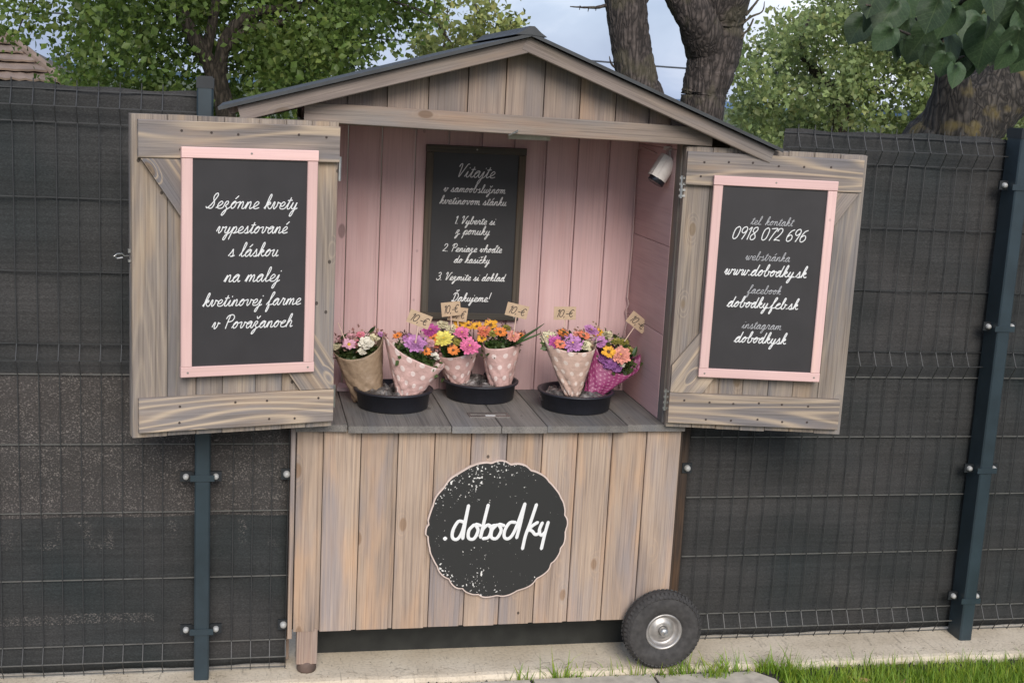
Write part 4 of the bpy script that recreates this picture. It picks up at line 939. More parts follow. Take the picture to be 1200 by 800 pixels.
def leaf_cloud(name, centers, n_per, spread, size, mat, parent, droop=.3, zsq=.8):
    C = np.repeat(np.array(centers), n_per, axis=0); n = len(C)
    pos = C + rng.normal(0, spread, (n, 3))*np.array([1, 1, zsq])
    d = rng.normal(0, 1, (n, 3)); d[:, 2] -= droop; d /= np.linalg.norm(d, axis=1)[:, None]
    r = rng.normal(0, 1, (n, 3)); sd_ = np.cross(d, r); sd_ /= np.linalg.norm(sd_, axis=1)[:, None]; up = np.cross(sd_, d)
    L = size*rng.uniform(.45, 1.5, n)[:, None]; w = L*.36
    V = np.stack([pos, pos + d*L*.45 + sd_*w + up*w*.35, pos + d*L, pos + d*L*.45 - sd_*w + up*w*.35], 1).reshape(-1, 3)
    idx = np.arange(n)*4; F = np.stack([idx, idx+1, idx+2, idx, idx+2, idx+3], 1).reshape(-1, 3)
    me = bpy.data.meshes.new(name); me.vertices.add(len(V)); me.vertices.foreach_set('co', V.ravel().astype(np.float32))
    me.loops.add(len(F)*3); me.loops.foreach_set('vertex_index', F.ravel().astype(np.int32)); me.polygons.add(len(F)); me.polygons.foreach_set('loop_start', (np.arange(len(F))*3).astype(np.int32))
    me.materials.append(mat); me.update(calc_edges=True)
    sh = np.repeat(np.repeat(rng.uniform(.7, 1.35, len(centers)), n_per)*rng.uniform(.75, 1.3, n), 4)
    yl = np.repeat(rng.uniform(0, 1, n)**4, 4)
    ca = me.color_attributes.new('shade', 'FLOAT_COLOR', 'POINT'); ca.data.foreach_set('color', np.stack([sh*(1+.22*yl), sh, sh*.9, np.ones_like(sh)], 1).astype(np.float32).ravel())
    o = link(name, me, parent)
    if parent: o.location = -root_loc(parent)
    return o
M_FILL = leafmat('bouquet_greenery', [(.3, (.03,.06,.018)), (.5, (.06,.10,.03)), (.7, (.11,.14,.05))], .3)
M_DUST = leafmat('bouquet_small_blooms', [(.35, (.22,.09,.14)), (.5, (.34,.2,.2)), (.65, (.42,.34,.22))], .3)
# flowers
def petal(mb, c, dirv, up, L, w, curl, tipw=.5):
    side = dirv.cross(up).normalized()
    a = c; b_ = c + dirv*L*.55 + up*curl*.5; d = c + dirv*L + up*curl
    mb.add([a-side*w*.25, a+side*w*.25, b_+side*w, d+side*w*tipw, d+dirv*L*.12 - up*curl*.2, d-side*w*tipw, b_-side*w], [(0,1,2,6), (6,2,3,5), (5,3,4)])
fl_cache = {}
def cm(name, col): 
    if name not in fl_cache: fl_cache[name] = plain('petal_'+name, col, .65, .38, 3.2)
    return fl_cache[name]
COL = {'yellow': (.66,.58,.12), 'pink': (.64,.15,.30), 'magenta': (.42,.07,.26), 'violet': (.46,.20,.42), 'white': (.66,.62,.52), 'cream': (.60,.54,.36), 'orange': (.66,.20,.04), 'gold': (.68,.34,.03),
       'salmon': (.62,.25,.19), 'rose': (.6,.18,.24), 'dusty': (.55,.3,.33), 'purple': (.28,.1,.3), 'coral': (.62,.17,.09), 'olive': (.28,.25,.05), 'palepink': (.56,.30,.38)}
M_CENY = cm('centre_yellow', (.6,.38,.03)); M_CEND = cm('centre_dark', (.12,.05,.02)); M_STEM = simpleleaf('stem_green', (.05,.12,.02)); M_LEAFB = simpleleaf('bouquet_leaf', (.05,.10,.03), .25)
me_cache = {}
def flower_mesh(kind, col):
    k = (kind, col)
    if k in me_cache: return me_cache[k]
    mb = MB(); mat = cm(col, COL[col]); R = 1.0; up = Vector((0, 0, 1))
    rings = {'zinnia': [(.95, 18, .05), (.78, 16, .18), (.58, 13, .32), (.38, 10, .44), (.2, 6, .5)], 'daisy': [(.95, 13, .06), (.85, 11, .1)], 'carnation': [(.9, 12, .2), (.75, 12, .45), (.55, 10, .65), (.3, 7, .75)]}[kind]
    for (r_, n2, hgt) in rings:
        for i in range(n2):
            a = 2*math.pi*(i + random.uniform(-.4, .4))/n2 + r_*3; d = Vector((math.cos(a), math.sin(a), 0)); L = r_*random.uniform(.74, 1.08)
            cu = .12 if kind != 'carnation' else random.uniform(-.1, .35)
            petal(mb, Vector((0, 0, hgt*.6 if kind != 'daisy' else hgt)), (d + up*(.1 if kind == 'daisy' else .25*(1-r_)+.08)).normalized(), up, L, 3.1*r_/n2*(1.25 if kind != 'daisy' else 1.0), cu, .55 if kind != 'carnation' else 1.0)
    me = mb.mesh('flower', mat); me_cache[k] = me; return me
cen_mesh = {}
def cen(mat):
    if mat.name not in cen_mesh: cen_mesh[mat.name] = MB().lathe([(.0, .34), (.12, .33), (.22, .26), (.26, .12)], 12).mesh('flower_centre', mat, True)
    return cen_mesh[mat.name]
def orient_to(o, n, scale, roll):
    q = n.to_track_quat('Z', 'Y').to_matrix() @ Matrix.Rotation(roll, 3, 'Z')
    o.matrix_local = Matrix.Translation(o.location) @ q.to_4x4() @ Matrix.Scale(scale, 4)
def wrap_mat(name, base, dot, dots=True):
    m, t, b, n, l = newmat(name)
    def mth(op, *a):
        k = n('Math'); k.operation = op
        for i, v in enumerate(a):
            if isinstance(v, (int, float)): k.inputs[i].default_value = v
            else: l(v, k.inputs[i])
        return k.outputs[0]
    tcn = n('TexCoord'); q = n('TexNoise'); q.inputs['Scale'].default_value = 30; q.inputs['Detail'].default_value = 4; l(tcn.outputs['Object'], q.inputs['Vector'])
    r = n('ValToRGB'); ramp(r, [(.3, tuple(c*.88 for c in base)), (.7, tuple(min(1, c*1.08) for c in base))]); l(q.outputs[0], r.inputs[0]); col = r.outputs[0]
    if dots:
        uv = n('UVMap'); sp = n('SeparateXYZ'); l(uv.outputs[0], sp.inputs[0]); S_ = dots
        u = mth('MULTIPLY', sp.outputs[0], S_); v = mth('MULTIPLY', sp.outputs[1], S_)
        row = mth('FLOOR', v); u2 = mth('ADD', u, mth('MULTIPLY', row, .5))
        du = mth('SUBTRACT', mth('FRACT', u2), .5); dv = mth('SUBTRACT', mth('FRACT', v), .5)
        dist = mth('SQRT', mth('ADD', mth('MULTIPLY', du, du), mth('MULTIPLY', dv, dv))); on = mth('LESS_THAN', mth('ADD', dist, mth('MULTIPLY', q.outputs[0], .12)), .28)
        mx_ = n('MixRGB'); l(mth('MULTIPLY', on, .85), mx_.inputs[0]); l(col, mx_.inputs[1]); mx_.inputs[2].default_value = (*dot, 1); col = mx_.outputs[0]
    l(col, b.inputs['Base Color']); b.inputs['Roughness'].default_value = .5
    bp = n('Bump'); bp.inputs['Strength'].default_value = .9; bp.inputs['Distance'].default_value = .008; l(q.outputs[0], bp.inputs['Height']); l(bp.outputs[0], b.inputs['Normal'])
    return m
M_WPINK = wrap_mat('pink_dotted_wrap', (.56,.36,.325), (.74,.62,.58), 27)
M_WBEIGE = wrap_mat('beige_dotted_wrap', (.55,.38,.31), (.72,.60,.53), 27)
M_WKRAFT = wrap_mat('kraft_wrap', (.32,.23,.155), (1, 1, 1), False)
M_WMAG = wrap_mat('magenta_dotted_wrap', (.25,.035,.125), (.42,.18,.27), 62)
gens = random.Random(3)
leaf_me = MB().add([(0,0,0),(.25,.18,.04),(.6,.2,.07),(1,0,.0),(.6,-.2,.07),(.25,-.18,.04),(.5,0,-.02)], [(0,1,6),(1,2,6),(2,3,6),(3,4,6),(4,5,6),(5,0,6)]).mesh('leaf', M_LEAFB)
def bouquet(label, base, TL, TR, front_dip, depth, mat, flowers, peaks=(), Y=3.8, leaves=14, fold=0, blunt=.016):
    B = base; T = (TL+TR)/2; e1 = (TR-TL)/2; axis = (T-B); H = axis.length
    t = thing('bouquet', (B.x, B.y, B.z), label, 'bouquet', 'wrapped bouquets for sale')
    e2 = Vector((0, depth, 0)); nA, nT = 72, 22
    vs = []; uv = []
    for i in range(nA+1):
        th = 2*math.pi*i/nA; c_, s_ = math.cos(th), math.sin(th)
        lift = 0
        for (ang, amt, wid) in peaks:
            dd = (math.degrees(th)-ang+180) % 360 - 180; lift += amt*math.exp(-(dd/wid)**2)
        rim = T + e1*c_ + e2*s_ + Vector((0, 0, lift - (front_dip if s_ < 0 else -front_dip*.3)*abs(s_)**1.3))
        for j in range(nT+1):
            u = j/nT; k = .1 + .9*u**.85
            neck = B + (e1.normalized()*c_ + Vector((0, 1, 0))*s_)*blunt*(1+.6*(1-u))
            p = neck.lerp(rim, u)
            bulge = math.sin(u*math.pi)*.004
            p = p + (e1.normalized()*c_ + Vector((0, 1, 0))*s_)*bulge
            cr_ = max(0, 1-u*1.35)**.8*.009
            cre = abs(math.sin(th*3.5+u*7+fold*1.7))**.5 - .6 + .5*(abs(math.sin(th*6-u*19+fold))**.5 - .6)
            flat = .006*(abs(math.sin(th*1.5+fold+.4*u)) - .5)
            p = p + (e1.normalized()*c_ + Vector((0, 1, 0))*s_)*(cr_*cre + flat)
            if i == nA: p = Vector(vs[j])
            vs.append(tuple(p)); uv.append((i/nA*2*math.pi*(e1.length*.62+.02), u*H))
    fs = [(i*(nT+1)+j, (i+1)*(nT+1)+j, (i+1)*(nT+1)+j+1, i*(nT+1)+j+1) for i in range(nA) for j in range(nT)]
    mb = MB().add(vs, fs); mb.uv = uv
    w = part('paper_wrap', mb, mat, t, True); md = w.modifiers.new('thickness', 'SOLIDIFY'); md.thickness = .0009
    # stems
    st = MB(); 
    for (px, py, r, kind, col, YY) in flowers:
        p = at(px, py, YY); st.tube([p + Vector((0, .004, -.002)), (T*.75 + p*.25) - Vector((0, 0, .035 + front_dip*.5)), B.lerp(T, .2)], .0016, 5)
    sm = part('stems', st, M_STEM, t); sm['kind'] = 'stuff'
    for (px, py, r, kind, col, YY) in flowers:
        p = at(px, py, YY); sc = gens.uniform(1.0, 1.22)*r/1510*(p-CAM).dot(FW)
        o = link('flower', flower_mesh(kind, col), t, p - t.location)
        nrm = (Vector((0, -1, .9)) + (p - (T+Vector((0, 0, -.05))))*5 + Vector((gens.uniform(-.25, .25), 0, gens.uniform(-.2, .2)))).normalized()
        if kind == 'carnation': nrm = (nrm + Vector((0, 0, .3))).normalized()
        orient_to(o, nrm, sc, gens.uniform(0, 6))
        c = link('flower_centre', cen(M_CENY if kind == 'zinnia' or col in ('pink', 'palepink', 'dusty') else M_CEND), o)
        if kind == 'carnation': c.scale = (.4, .4, .4)
        if kind == 'zinnia': c.scale = (.7, .7, 1.15)
    # dense small greenery between the blooms
    fc = [tuple(T + e1*.68*math.sqrt(gens.random())*math.cos(q) + e2*.7*math.sqrt(gens.random())*math.sin(q) + Vector((0, 0, gens.uniform(-.035, .002) - front_dip*.3))) for q in [gens.uniform(0, 6.28) for _ in range(34)]]
    fl_ = leaf_cloud('greenery', fc, 14, .009, .017, M_FILL, t, droop=-.6); fl_['kind'] = 'stuff'
    fc = [tuple(at(px + gens.gauss(0, 3), py - 1 + gens.gauss(0, 2.5), YY + .012)) for (px, py, r, kind, col, YY) in flowers for _ in range(3)]
    fl_ = leaf_cloud('small_blooms', fc, 9, .006, .011, gens.choice([M_DUST, M_FILL, M_DUST]), t, droop=-.8); fl_['kind'] = 'stuff'
    for i in range(leaves):
        a = gens.uniform(0, 6.28); rr = gens.uniform(.2, .95)
        p = T + e1*rr*math.cos(a) + e2*rr*math.sin(a)*.8 + Vector((0, 0, gens.uniform(-.025, .02)))
        o = link('leaf', leaf_me, t, p - t.location); o.scale = (1, 1, 1); d = Vector((gens.uniform(-1, 1), gens.uniform(-1, .3), gens.uniform(.0, 1.2))).normalized()
        q = d.to_track_quat('X', 'Z').to_matrix(); o.matrix_local = Matrix.Translation(p - t.location) @ q.to_4x4() @ Matrix.Scale(gens.uniform(.022, .048), 4)
    return t, T
zt = CT + .022
def P(x, y, Y): return at(x, y, Y)
Y1 = 3.85
bouquet('bouquet in plain brown kraft paper, leftmost on the counter beside the door', P(432, 466, Y1), P(388, 410, Y1), P(450, 396, Y1), .035, .05, M_WKRAFT,
    [(409,404,8,'daisy','palepink',3.80),(429,404,9,'carnation','white',3.79),(438,398,7,'carnation','cream',3.82),(422,393,5,'zinnia','rose',3.86),(424,413,5,'carnation','white',3.785),(395,407,5,'carnation','cream',3.83),(412,396,6,'carnation','dusty',3.87),(400,398,5,'zinnia','dusty',3.88),(446,392,4,'zinnia','violet',3.86),(417,402,5,'zinnia','rose',3.85)], peaks=((180, .014, 26), (0, .02, 22)), leaves=22, blunt=.026)
Y2 = 3.76
bouquet('pink dotted paper bouquet with a tall flat left edge, second from the left', P(474, 466, Y2), P(450, 398, Y2), P(520, 430, Y2), .012, .045, M_WPINK,
    [(487,404,12,'zinnia','violet',3.755),(466,394,5,'daisy','orange',3.79),(499,412,6,'daisy','orange',3.77),(509,419,6,'carnation','white',3.765),(494,398,6,'carnation','dusty',3.80),(503,404,7,'carnation','dusty',3.81),(478,396,6,'zinnia','violet',3.80)], peaks=((200, .016, 28), (0, .012, 16)), leaves=16, fold=2, blunt=.015)
Y3 = 3.92
bouquet('full pink dotted bouquet with yellow and pink zinnias in the middle saucer', P(538, 455, Y3), P(506, 412, Y3), P(562, 402, Y3), .02, .05, M_WPINK,
    [(520,398,12,'zinnia','yellow',3.855),(550,407,13,'zinnia','pink',3.84),(505,388,9,'zinnia','magenta',3.88),(508,397,6,'daisy','orange',3.86),(518,382,8,'carnation','cream',3.91),(541,391,8,'zinnia','pink',3.87),(531,411,7,'daisy','orange',3.85),(538,382,7,'daisy','gold',3.91),(530,387,7,'carnation','cream',3.9),(548,382,7,'daisy','gold',3.93),(536,402,6,'carnation','olive',3.87),(512,404,5,'daisy','coral',3.86)], peaks=((0, .02, 20), (200, .008, 20)), leaves=28, fold=1, blunt=.012)
Y4 = 3.88
t4, _ = bouquet('pale pink dotted bouquet with orange flowers and two long pods, under the chalkboard corner', P(586, 459, Y4), P(563, 405, Y4), P(612, 399, Y4), .008, .04, M_WPINK,
    [(568,389,9,'zinnia','coral',3.87),(575,382,8,'daisy','gold',3.9),(586,390,8,'daisy','orange',3.86),(601,395,8,'zinnia','salmon',3.85),(610,394,5,'daisy','orange',3.87),(559,383,7,'daisy','gold',3.92),(577,392,6,'carnation','olive',3.86),(593,386,6,'carnation','olive',3.9),(565,397,6,'daisy','gold',3.86)], peaks=((0, .028, 18), (185, .012, 22)), leaves=24, fold=4, blunt=.016)
part('pod', MB().tube([P(603, 404, 3.84), P(612, 396, 3.83), P(628, 386, 3.82), P(638, 379, 3.82)], [.003, .005, .003, .0008], 6), M_LEAFB, t4, True)
part('pod', MB().tube([P(606, 402, 3.83), P(620, 396, 3.82), P(640, 388, 3.82)], [.003, .004, .0008], 6), M_LEAFB, t4, True)
Y5 = 3.76
bouquet('beige dotted paper bouquet with large violet zinnia in the right saucer', P(670, 464, Y5), P(634, 395, Y5), P(700, 403, Y5), .026, .05, M_WBEIGE,
    [(642,396,8,'zinnia','cream',3.76),(651,401,9,'zinnia','magenta',3.74),(656,404,7,'daisy','coral',3.725),(660,391,6,'daisy','orange',3.77),(671,404,12,'zinnia','violet',3.73),(685,407,8,'carnation','cream',3.735),(684,394,7,'daisy','coral',3.78),(677,393,6,'zinnia','salmon',3.79),(664,397,6,'zinnia','violet',3.77),(692,388,9,'zinnia','violet',3.82)], peaks=((0, .026, 17), (180, .02, 18)), leaves=20, fold=3, blunt=.011)
Y6 = 3.83
bouquet('magenta dotted paper bouquet tilted open to the right, rightmost on the counter', P(692, 463, 3.80), P(697, 405, Y6), P(749, 424, Y6), .055, .05, M_WMAG,
    [(700,391,7,'daisy','gold',3.86),(703,402,9,'zinnia','violet',3.82),(712,394,7,'carnation','cream',3.87),(713,413,9,'daisy','gold',3.79),(727,417,12,'zinnia','salmon',3.785),(714,428,8,'carnation','purple',3.79),(722,432,7,'carnation','purple',3.79),(729,428,4,'carnation','white',3.78),(731,403,6,'carnation','olive',3.86),(722,402,6,'carnation','olive',3.87),(707,422,7,'carnation','purple',3.80),(737,412,6,'carnation','olive',3.85)], peaks=((0, .026, 18), (190, .012, 22)), leaves=30, fold=5, blunt=.013)

# price tags
def price_tag(i, cx, cy, rot, foot, Y, label, w=.070, h=.041, txt='10,-€'):
    c = at(cx, cy, Y); t = thing('price_tag', c, label, 'price tag', 'price tags on sticks'); t.rotation_euler = (0, math.radians(rot), 0)
    lpart('card', MB().box(-w/2, w/2, 0, .0008, -h/2, h/2), M_CARD, t)
    lpart('lettering', text_mb(txt, -.001, -h*.27, w*.76, .0024, -.0004, slant=.25, xh=h*.27), M_INK, t)
    f = at(*foot, Y) - c; f = Matrix.Rotation(-math.radians(rot), 3, 'Y') @ f; f.y = .002
    lpart('stick', MB().tube([(0, .0025, 0), tuple(f)], .0018, 6), M_STICK, t)
price_tag(0, 491.5, 374, 20, (487, 402), 3.74, 'tilted brown price card over the second bouquet from the left')
price_tag(1, 528.5, 362, -7, (529, 386), 3.88, 'front one of two overlapping price cards above the yellow zinnia', w=.060, h=.044)
price_tag(2, 536.5, 368, 6, (537, 388), 3.90, 'rear one of two overlapping price cards above the yellow zinnia', w=.060, h=.044)
price_tag(3, 606, 364, 12, (602, 392), 3.84, 'price card before the lower right corner of the dark framed chalkboard')
price_tag(4, 662, 367, -1, (662, 390), 3.80, 'level brown price card standing over the beige dotted bouquet')
price_tag(5, 747.5, 377.5, 36, (732, 400), 3.84, 'steeply tilted price card by the right side wall')
tag(part('bamboo_stick', MB().tube([P(396, 378, 3.86), P(405, 400, 3.84)], .0016, 6), M_STICK, None), 'bare pale stick leaning out of the leftmost kraft bouquet', 'stick')

# ------------------------------------------------------------------ trees
def in_poly(x, y, poly):
    c = False; n = len(poly)
    for i in range(n):
        x1_, y1_ = poly[i]; x2_, y2_ = poly[i-1]
        if (y1_ > y) != (y2_ > y) and x < (x2_-x1_)*(y-y1_)/(y2_-y1_)+x1_: c = not c
    return c
def centers_in(poly, holes, Y0, Y1, n):
    """twig positions through the crown's volume; the crown outline was measured at its mid distance"""
    xs = [p[0] for p in poly]; ys = [p[1] for p in poly]; o = []
    while len(o) < n:
        x = random.uniform(min(xs), max(xs)); y = random.uniform(min(ys), max(ys))
        if not in_poly(x, y, poly): continue
        if any(((x-a)/rx)**2 + ((y-b_)/ry)**2 < 1 for a, b_, rx, ry in holes): continue
        o.append(tuple(at(x, y, random.uniform(Y0, Y1))))
    return o
def limb(pts, rs, n=12, sub=6, jit=.05):
    Pn = []; Rn = []
    for i in range(len(pts)-1):
        p0 = pts[max(i-1, 0)]; p1 = pts[i]; p2 = pts[i+1]; p3 = pts[min(i+2, len(pts)-1)]
        for j in range(sub):
            t = j/sub; Pn.append(.5*((2*p1) + (-p0+p2)*t + (2*p0-5*p1+4*p2-p3)*t*t + (-p0+3*p1-3*p2+p3)*t**3)); Rn.append(rs[i]*(1-t)+rs[i+1]*t)
    Pn.append(pts[-1]); Rn.append(rs[-1]); return Pn, Rn
def trunk(parent, pts, rs, mat, n=14, name='trunk', jit=.05, sub=6):
    Pn, Rn = limb(pts, rs, n, sub); return part(name, MB().tube(Pn, Rn, n, jit=jit), mat, parent, True)
gz = -.045
# left tree
Yt = 9.0
base = at(262, 130, Yt); base.z = gz
T1 = thing('leafy_tree', base, 'dense green broadleaf tree behind the left fence filling the upper left', 'tree')
f1 = at(250, 90, Yt)
trunk(T1, [base, at(268, 200, Yt), at(262, 120, Yt), at(245, 75, Yt), at(222, 35, Yt), at(200, -20, Yt), at(170, -120, Yt)], [.09, .075, .062, .055, .048, .04, .02], M_BARKB)
trunk(T1, [at(262, 125, Yt), at(258, 80, Yt), at(268, 40, Yt), at(300, 15, Yt), at(360, 5, Yt), at(430, -30, Yt)], [.06, .048, .04, .033, .025, .012], M_BARKB, name='limb')
trunk(T1, [at(240, 70, Yt), at(250, 20, Yt), at(262, -60, Yt), at(280, -200, Yt)], [.038, .032, .028, .015], M_BARKB, name='limb')
trunk(T1, [at(262, 60, Yt), at(290, 35, Yt), at(340, 28, Yt), at(400, 60, Yt)], [.03, .028, .02, .008], M_BARKB, name='branch')
polyL = [(72,-260),(560,-260),(540,-40),(462,-5),(466,22),(440,40),(448,72),(430,88),(300,135),(250,170),(84,150),(84,95),(80,60),(86,30),(104,-10),(80,-60)]
cL = centers_in(polyL, [(150,80,18,15),(128,68,9,8),(205,60,7,7),(75,72,8,8),(182,48,9,6),(305,75,6,5),(330,40,6,5),(420,80,8,6)], 9.1, 11.0, 470)
cL += centers_in([(90,-260),(230,-260),(215,20),(205,60),(235,110),(100,150),(90,60)], [(150,80,20,18),(128,68,12,10)], 8.0, 9.0, 70)
cL += centers_in([(285,-260),(540,-260),(455,0),(430,80),(330,120),(300,60)], [], 8.0, 9.0, 110)
cL += centers_in([(330,-260),(600,-260),(590,-60),(500,-10),(480,25),(440,50),(400,20)], [], 8.5, 9.6, 30)
for x, y in ((20, 34), (26, 22), (8, 6), (45, 2), (60, 6), (0, 22), (478, 12), (486, 20)): cL.append(tuple(at(x, y, random.uniform(8.6, 9.2))))
leaf_cloud('crown', cL, 115, .105, .043, M_LEAFD, T1)
trunk(T1, [at(60, -40, 8.9), at(40, 0, 8.9), at(28, 20, 8.9), at(20, 40, 8.9)], [.012, .008, .006, .002], M_BARKB, name='twig')
trunk(T1, [at(420, -30, 8.9), at(460, 0, 8.9), at(490, 12, 8.9), at(512, 25, 8.9)], [.014, .01, .006, .002], M_BARKB, name='twig')
# two big bare trunks
def trunk_tree(name, label, prof, Y, mat, extra=None):
    b0_ = at(prof[-1][0], prof[-1][1], Y); b0_.z = gz
    t = thing(name, b0_, label, 'tree')
    pts = []; rs = []
    bx = (prof[-1][0] + prof[-1][1]) if False else None
    for (y, xl, xr) in prof:
        p = at((xl+xr)/2, y, Y); pts.append(p); rs.append((xr-xl)/2/1510*(p-CAM).dot(FW))
    return t, pts, rs
def bare_tree(label, prof, Y, baseoff, above):
    pts = []; rs = []
    for (y, xl, xr) in prof:
        p = at((xl+xr)/2, y, Y); pts.append(p); rs.append((xr-xl)/2/1510*(p-CAM).dot(FW))
    b0_ = pts[-1] + Vector(baseoff); b0_.z = gz
    t = thing('bare_trunk_tree', b0_, label, 'tree', 'trees behind the kiosk')
    allp = above[0] + pts + [b0_]; allr = above[1] + rs + [rs[-1]*1.3]
    trunk(t, allp[::-1], allr[::-1], M_BARK, 28, jit=.035, sub=12)
    return t
Yb = 7.2
ta = bare_tree('thick bare dark trunk rising behind the roof ridge, left one of the pair', [(-40, 700, 752), (0, 709, 757), (50, 716, 762), (100, 724, 772), (160, 731, 782)], Yb, (.1, 0, 0), ([at(690, -260, Yb), at(712, -120, Yb)], [.06, .1]))
trunk(ta, [at(712, 6, Yb), at(700, 9, Yb), at(685, 9, Yb), at(668, 8, Yb)], [.012, .009, .006, .003], M_BARK, 6, 'branch', jit=.15)
trunk(ta, [at(726, 82, Yb), at(717, 76, Yb), at(714, 66, Yb)], [.008, .006, .002], M_BARK, 6, 'twig')
for (x, y) in ((680, 7), (690, 9), (699, 8)): trunk(ta, [at(x, y, Yb), at(x-1, y+5, Yb)], [.004, .002], M_BARK, 5, 'twig')
tb = bare_tree('thicker forked bare trunk behind the right roof slope with mossy bark', [(20, 799, 874), (50, 807, 870), (80, 804, 862), (110, 799, 851), (150, 794, 846)], Yb+.1, (-.1, 0, 0), ([at(862, -180, Yb), at(856, -90, Yb), at(850, -20, Yb)], [.13, .15, .155]))
trunk(tb, [at(832, 55, Yb+.1), at(818, 22, Yb), at(802, -5, Yb), at(770, -60, Yb), at(740, -160, Yb)], [.15, .12, .11, .09, .05], M_BARK, 24, 'limb', jit=.035, sub=10)
for pts_ in (((868, 30), (880, 20), (893, 14), (896, 2)), ((874, 18), (884, 6), (893, -6)), ((866, 42), (876, 36), (883, 22)), ((862, 50), (870, 44), (872, 40)), ((752, 10), (758, 2), (764, -8))):
    trunk(tb if pts_[0][0] > 800 else ta, [at(x, y, Yb) for x, y in pts_], [.01, .007, .005, .002][:len(pts_)], M_BARK, 6, 'twig', jit=.15)
# light green tree beyond
Yg = 15
bg_ = at(985, 150, Yg); bg_.z = gz
T3 = thing('pale_green_tree', bg_, 'hazy pale green bushy tree behind the right fence, right of the forked trunk', 'tree')
trunk(T3, [bg_, at(985, 140, Yg), at(968, 100, Yg), at(940, 60, Yg), at(950, 20, Yg)], [.16, .13, .08, .05, .02], M_BARKB)
trunk(T3, [at(980, 130, Yg), at(1000, 90, Yg), at(1030, 50, Yg), at(1040, 0, Yg)], [.08, .06, .05, .02], M_BARKB, name='limb')
pg = [(866,150),(862,120),(870,85),(868,60),(880,45),(905,40),(915,22),(945,20),(965,8),(990,-20),(1040,-90),(1180,-90),(1220,40),(1220,170),(1130,200),(880,200)]
cG = centers_in(pg, [(970,118,9,9),(1008,125,9,8),(1040,118,7,7),(962,100,5,5),(1085,140,10,10)], 13.2, 16.8, 460)
leaf_cloud('crown', cG, 95, .13, .066, M_LEAFL, T3)
# far right foliage
bh = at(1195, 150, 17); bh.z = gz
T3b = thing('green_shrub_tree', bh, 'small bright tree glimpsed behind the right steel post below the leaning trunk', 'tree')
trunk(T3b, [bh, at(1200, 150, 17), at(1210, 110, 17)], [.1, .08, .03], M_BARKB)
leaf_cloud('crown', centers_in([(1150,130),(1195,95),(1300,60),(1420,100),(1400,200),(1140,200)], [], 16, 18, 90), 50, .2, .09, M_LEAFL, T3b)
# small far sparse tree
Ys = 13
bs_ = at(560, 150, Ys); bs_.z = gz
T4 = thing('sparse_tree', bs_, 'small sparse yellowish tree with upright shoots seen above the left roof slope', 'tree')
cS = []
for (xa, ya, xb, yb, n_) in ((505, 72, 492, 40, 12), (520, 75, 525, 8, 14), (545, 75, 545, 30, 14), (560, 70, 575, -5, 22), (590, 60, 600, 18, 18), (575, 65, 600, 35, 18), (535, 78, 500, 60, 14), (560, 72, 620, 45, 20), (515, 30, 508, -8, 5), (560, 20, 552, -10, 6)):
    for k in range(n_):
        t__ = random.random(); cS.append(tuple(at(xa+(xb-xa)*t__ + random.gauss(0, 3), ya+(yb-ya)*t__ + random.gauss(0, 3), Ys+random.uniform(-.6, .6))))
    trunk(T4, [at(560, 110, Ys), at((xa+560)/2, (ya+100)/2, Ys), at(xa, ya, Ys), at(xb, yb, Ys)], [.03, .02, .012, .004], M_BARKB, 6, 'branch')
trunk(T4, [bs_, at(560, 160, Ys), at(560, 105, Ys)], [.08, .06, .04], M_BARKB)
leaf_cloud('crown', cS, 26, .07, .06, M_LEAFY, T4)
# big leaning trunk at right with broad leaves
Yr = 6.0
br = at(1105, 185, Yr); br.z = gz
T5 = thing('broad_leaved_tree', br + Vector((-.1, 0, 0)), 'leaning lichen-covered trunk with very large dark leaves in the upper right corner', 'tree')
trunk(T5, [br + Vector((-.2, 0, 0)), at(1085, 230, Yr), at(1113, 165, Yr), at(1152, 124, Yr), at(1196, 88, Yr), at(1250, 45, Yr), at(1330, -40, Yr)], [.26, .22, .20, .18, .165, .15, .1], M_BARKL, 30, jit=.035, sub=12)
trunk(T5, [at(1110, 150, Yr-.05), at(1116, 108, Yr-.1), at(1112, 72, Yr-.1), at(1102, 40, Yr-.1), at(1095, -30, Yr-.1)], [.15, .095, .07, .05, .03], M_BARKL, 16, 'limb')
trunk(T5, [at(1098, 66, 5.8), at(1090, 60, 5.7), at(1070, 63, 5.6), at(1050, 60, 5.6), at(1037, 58, 5.6)], [.014, .010, .008, .006, .003], M_BARKB, 6, 'branch')
trunk(T5, [at(1100, 50, 5.8), at(1110, 35, 5.7), at(1125, 25, 5.6), at(1150, 15, 5.6)], [.014, .012, .01, .006], M_BARKB, 6, 'branch')
for (x0_, y0_, x1_, y1_, x2_, y2_) in ((1100, 45, 1060, 15, 1015, 12), (1098, 20, 1050, -15, 1020, -8), (1110, 60, 1140, 30, 1175, 25), (1180, 60, 1190, 30, 1205, 30), (1105, 75, 1120, 70, 1130, 72), (1110, 30, 1130, 0, 1165, -5), (1100, 60, 1075, 45, 1045, 38)):
    trunk(T5, [at(x0_, y0_, 5.9), at((x0_+x1_)/2, (y0_+y1_)/2, 5.7), at(x1_, y1_, 5.4), at(x2_, y2_-6, 5.05)], [.02, .014, .009, .004], M_BARKB, 6, 'branch')
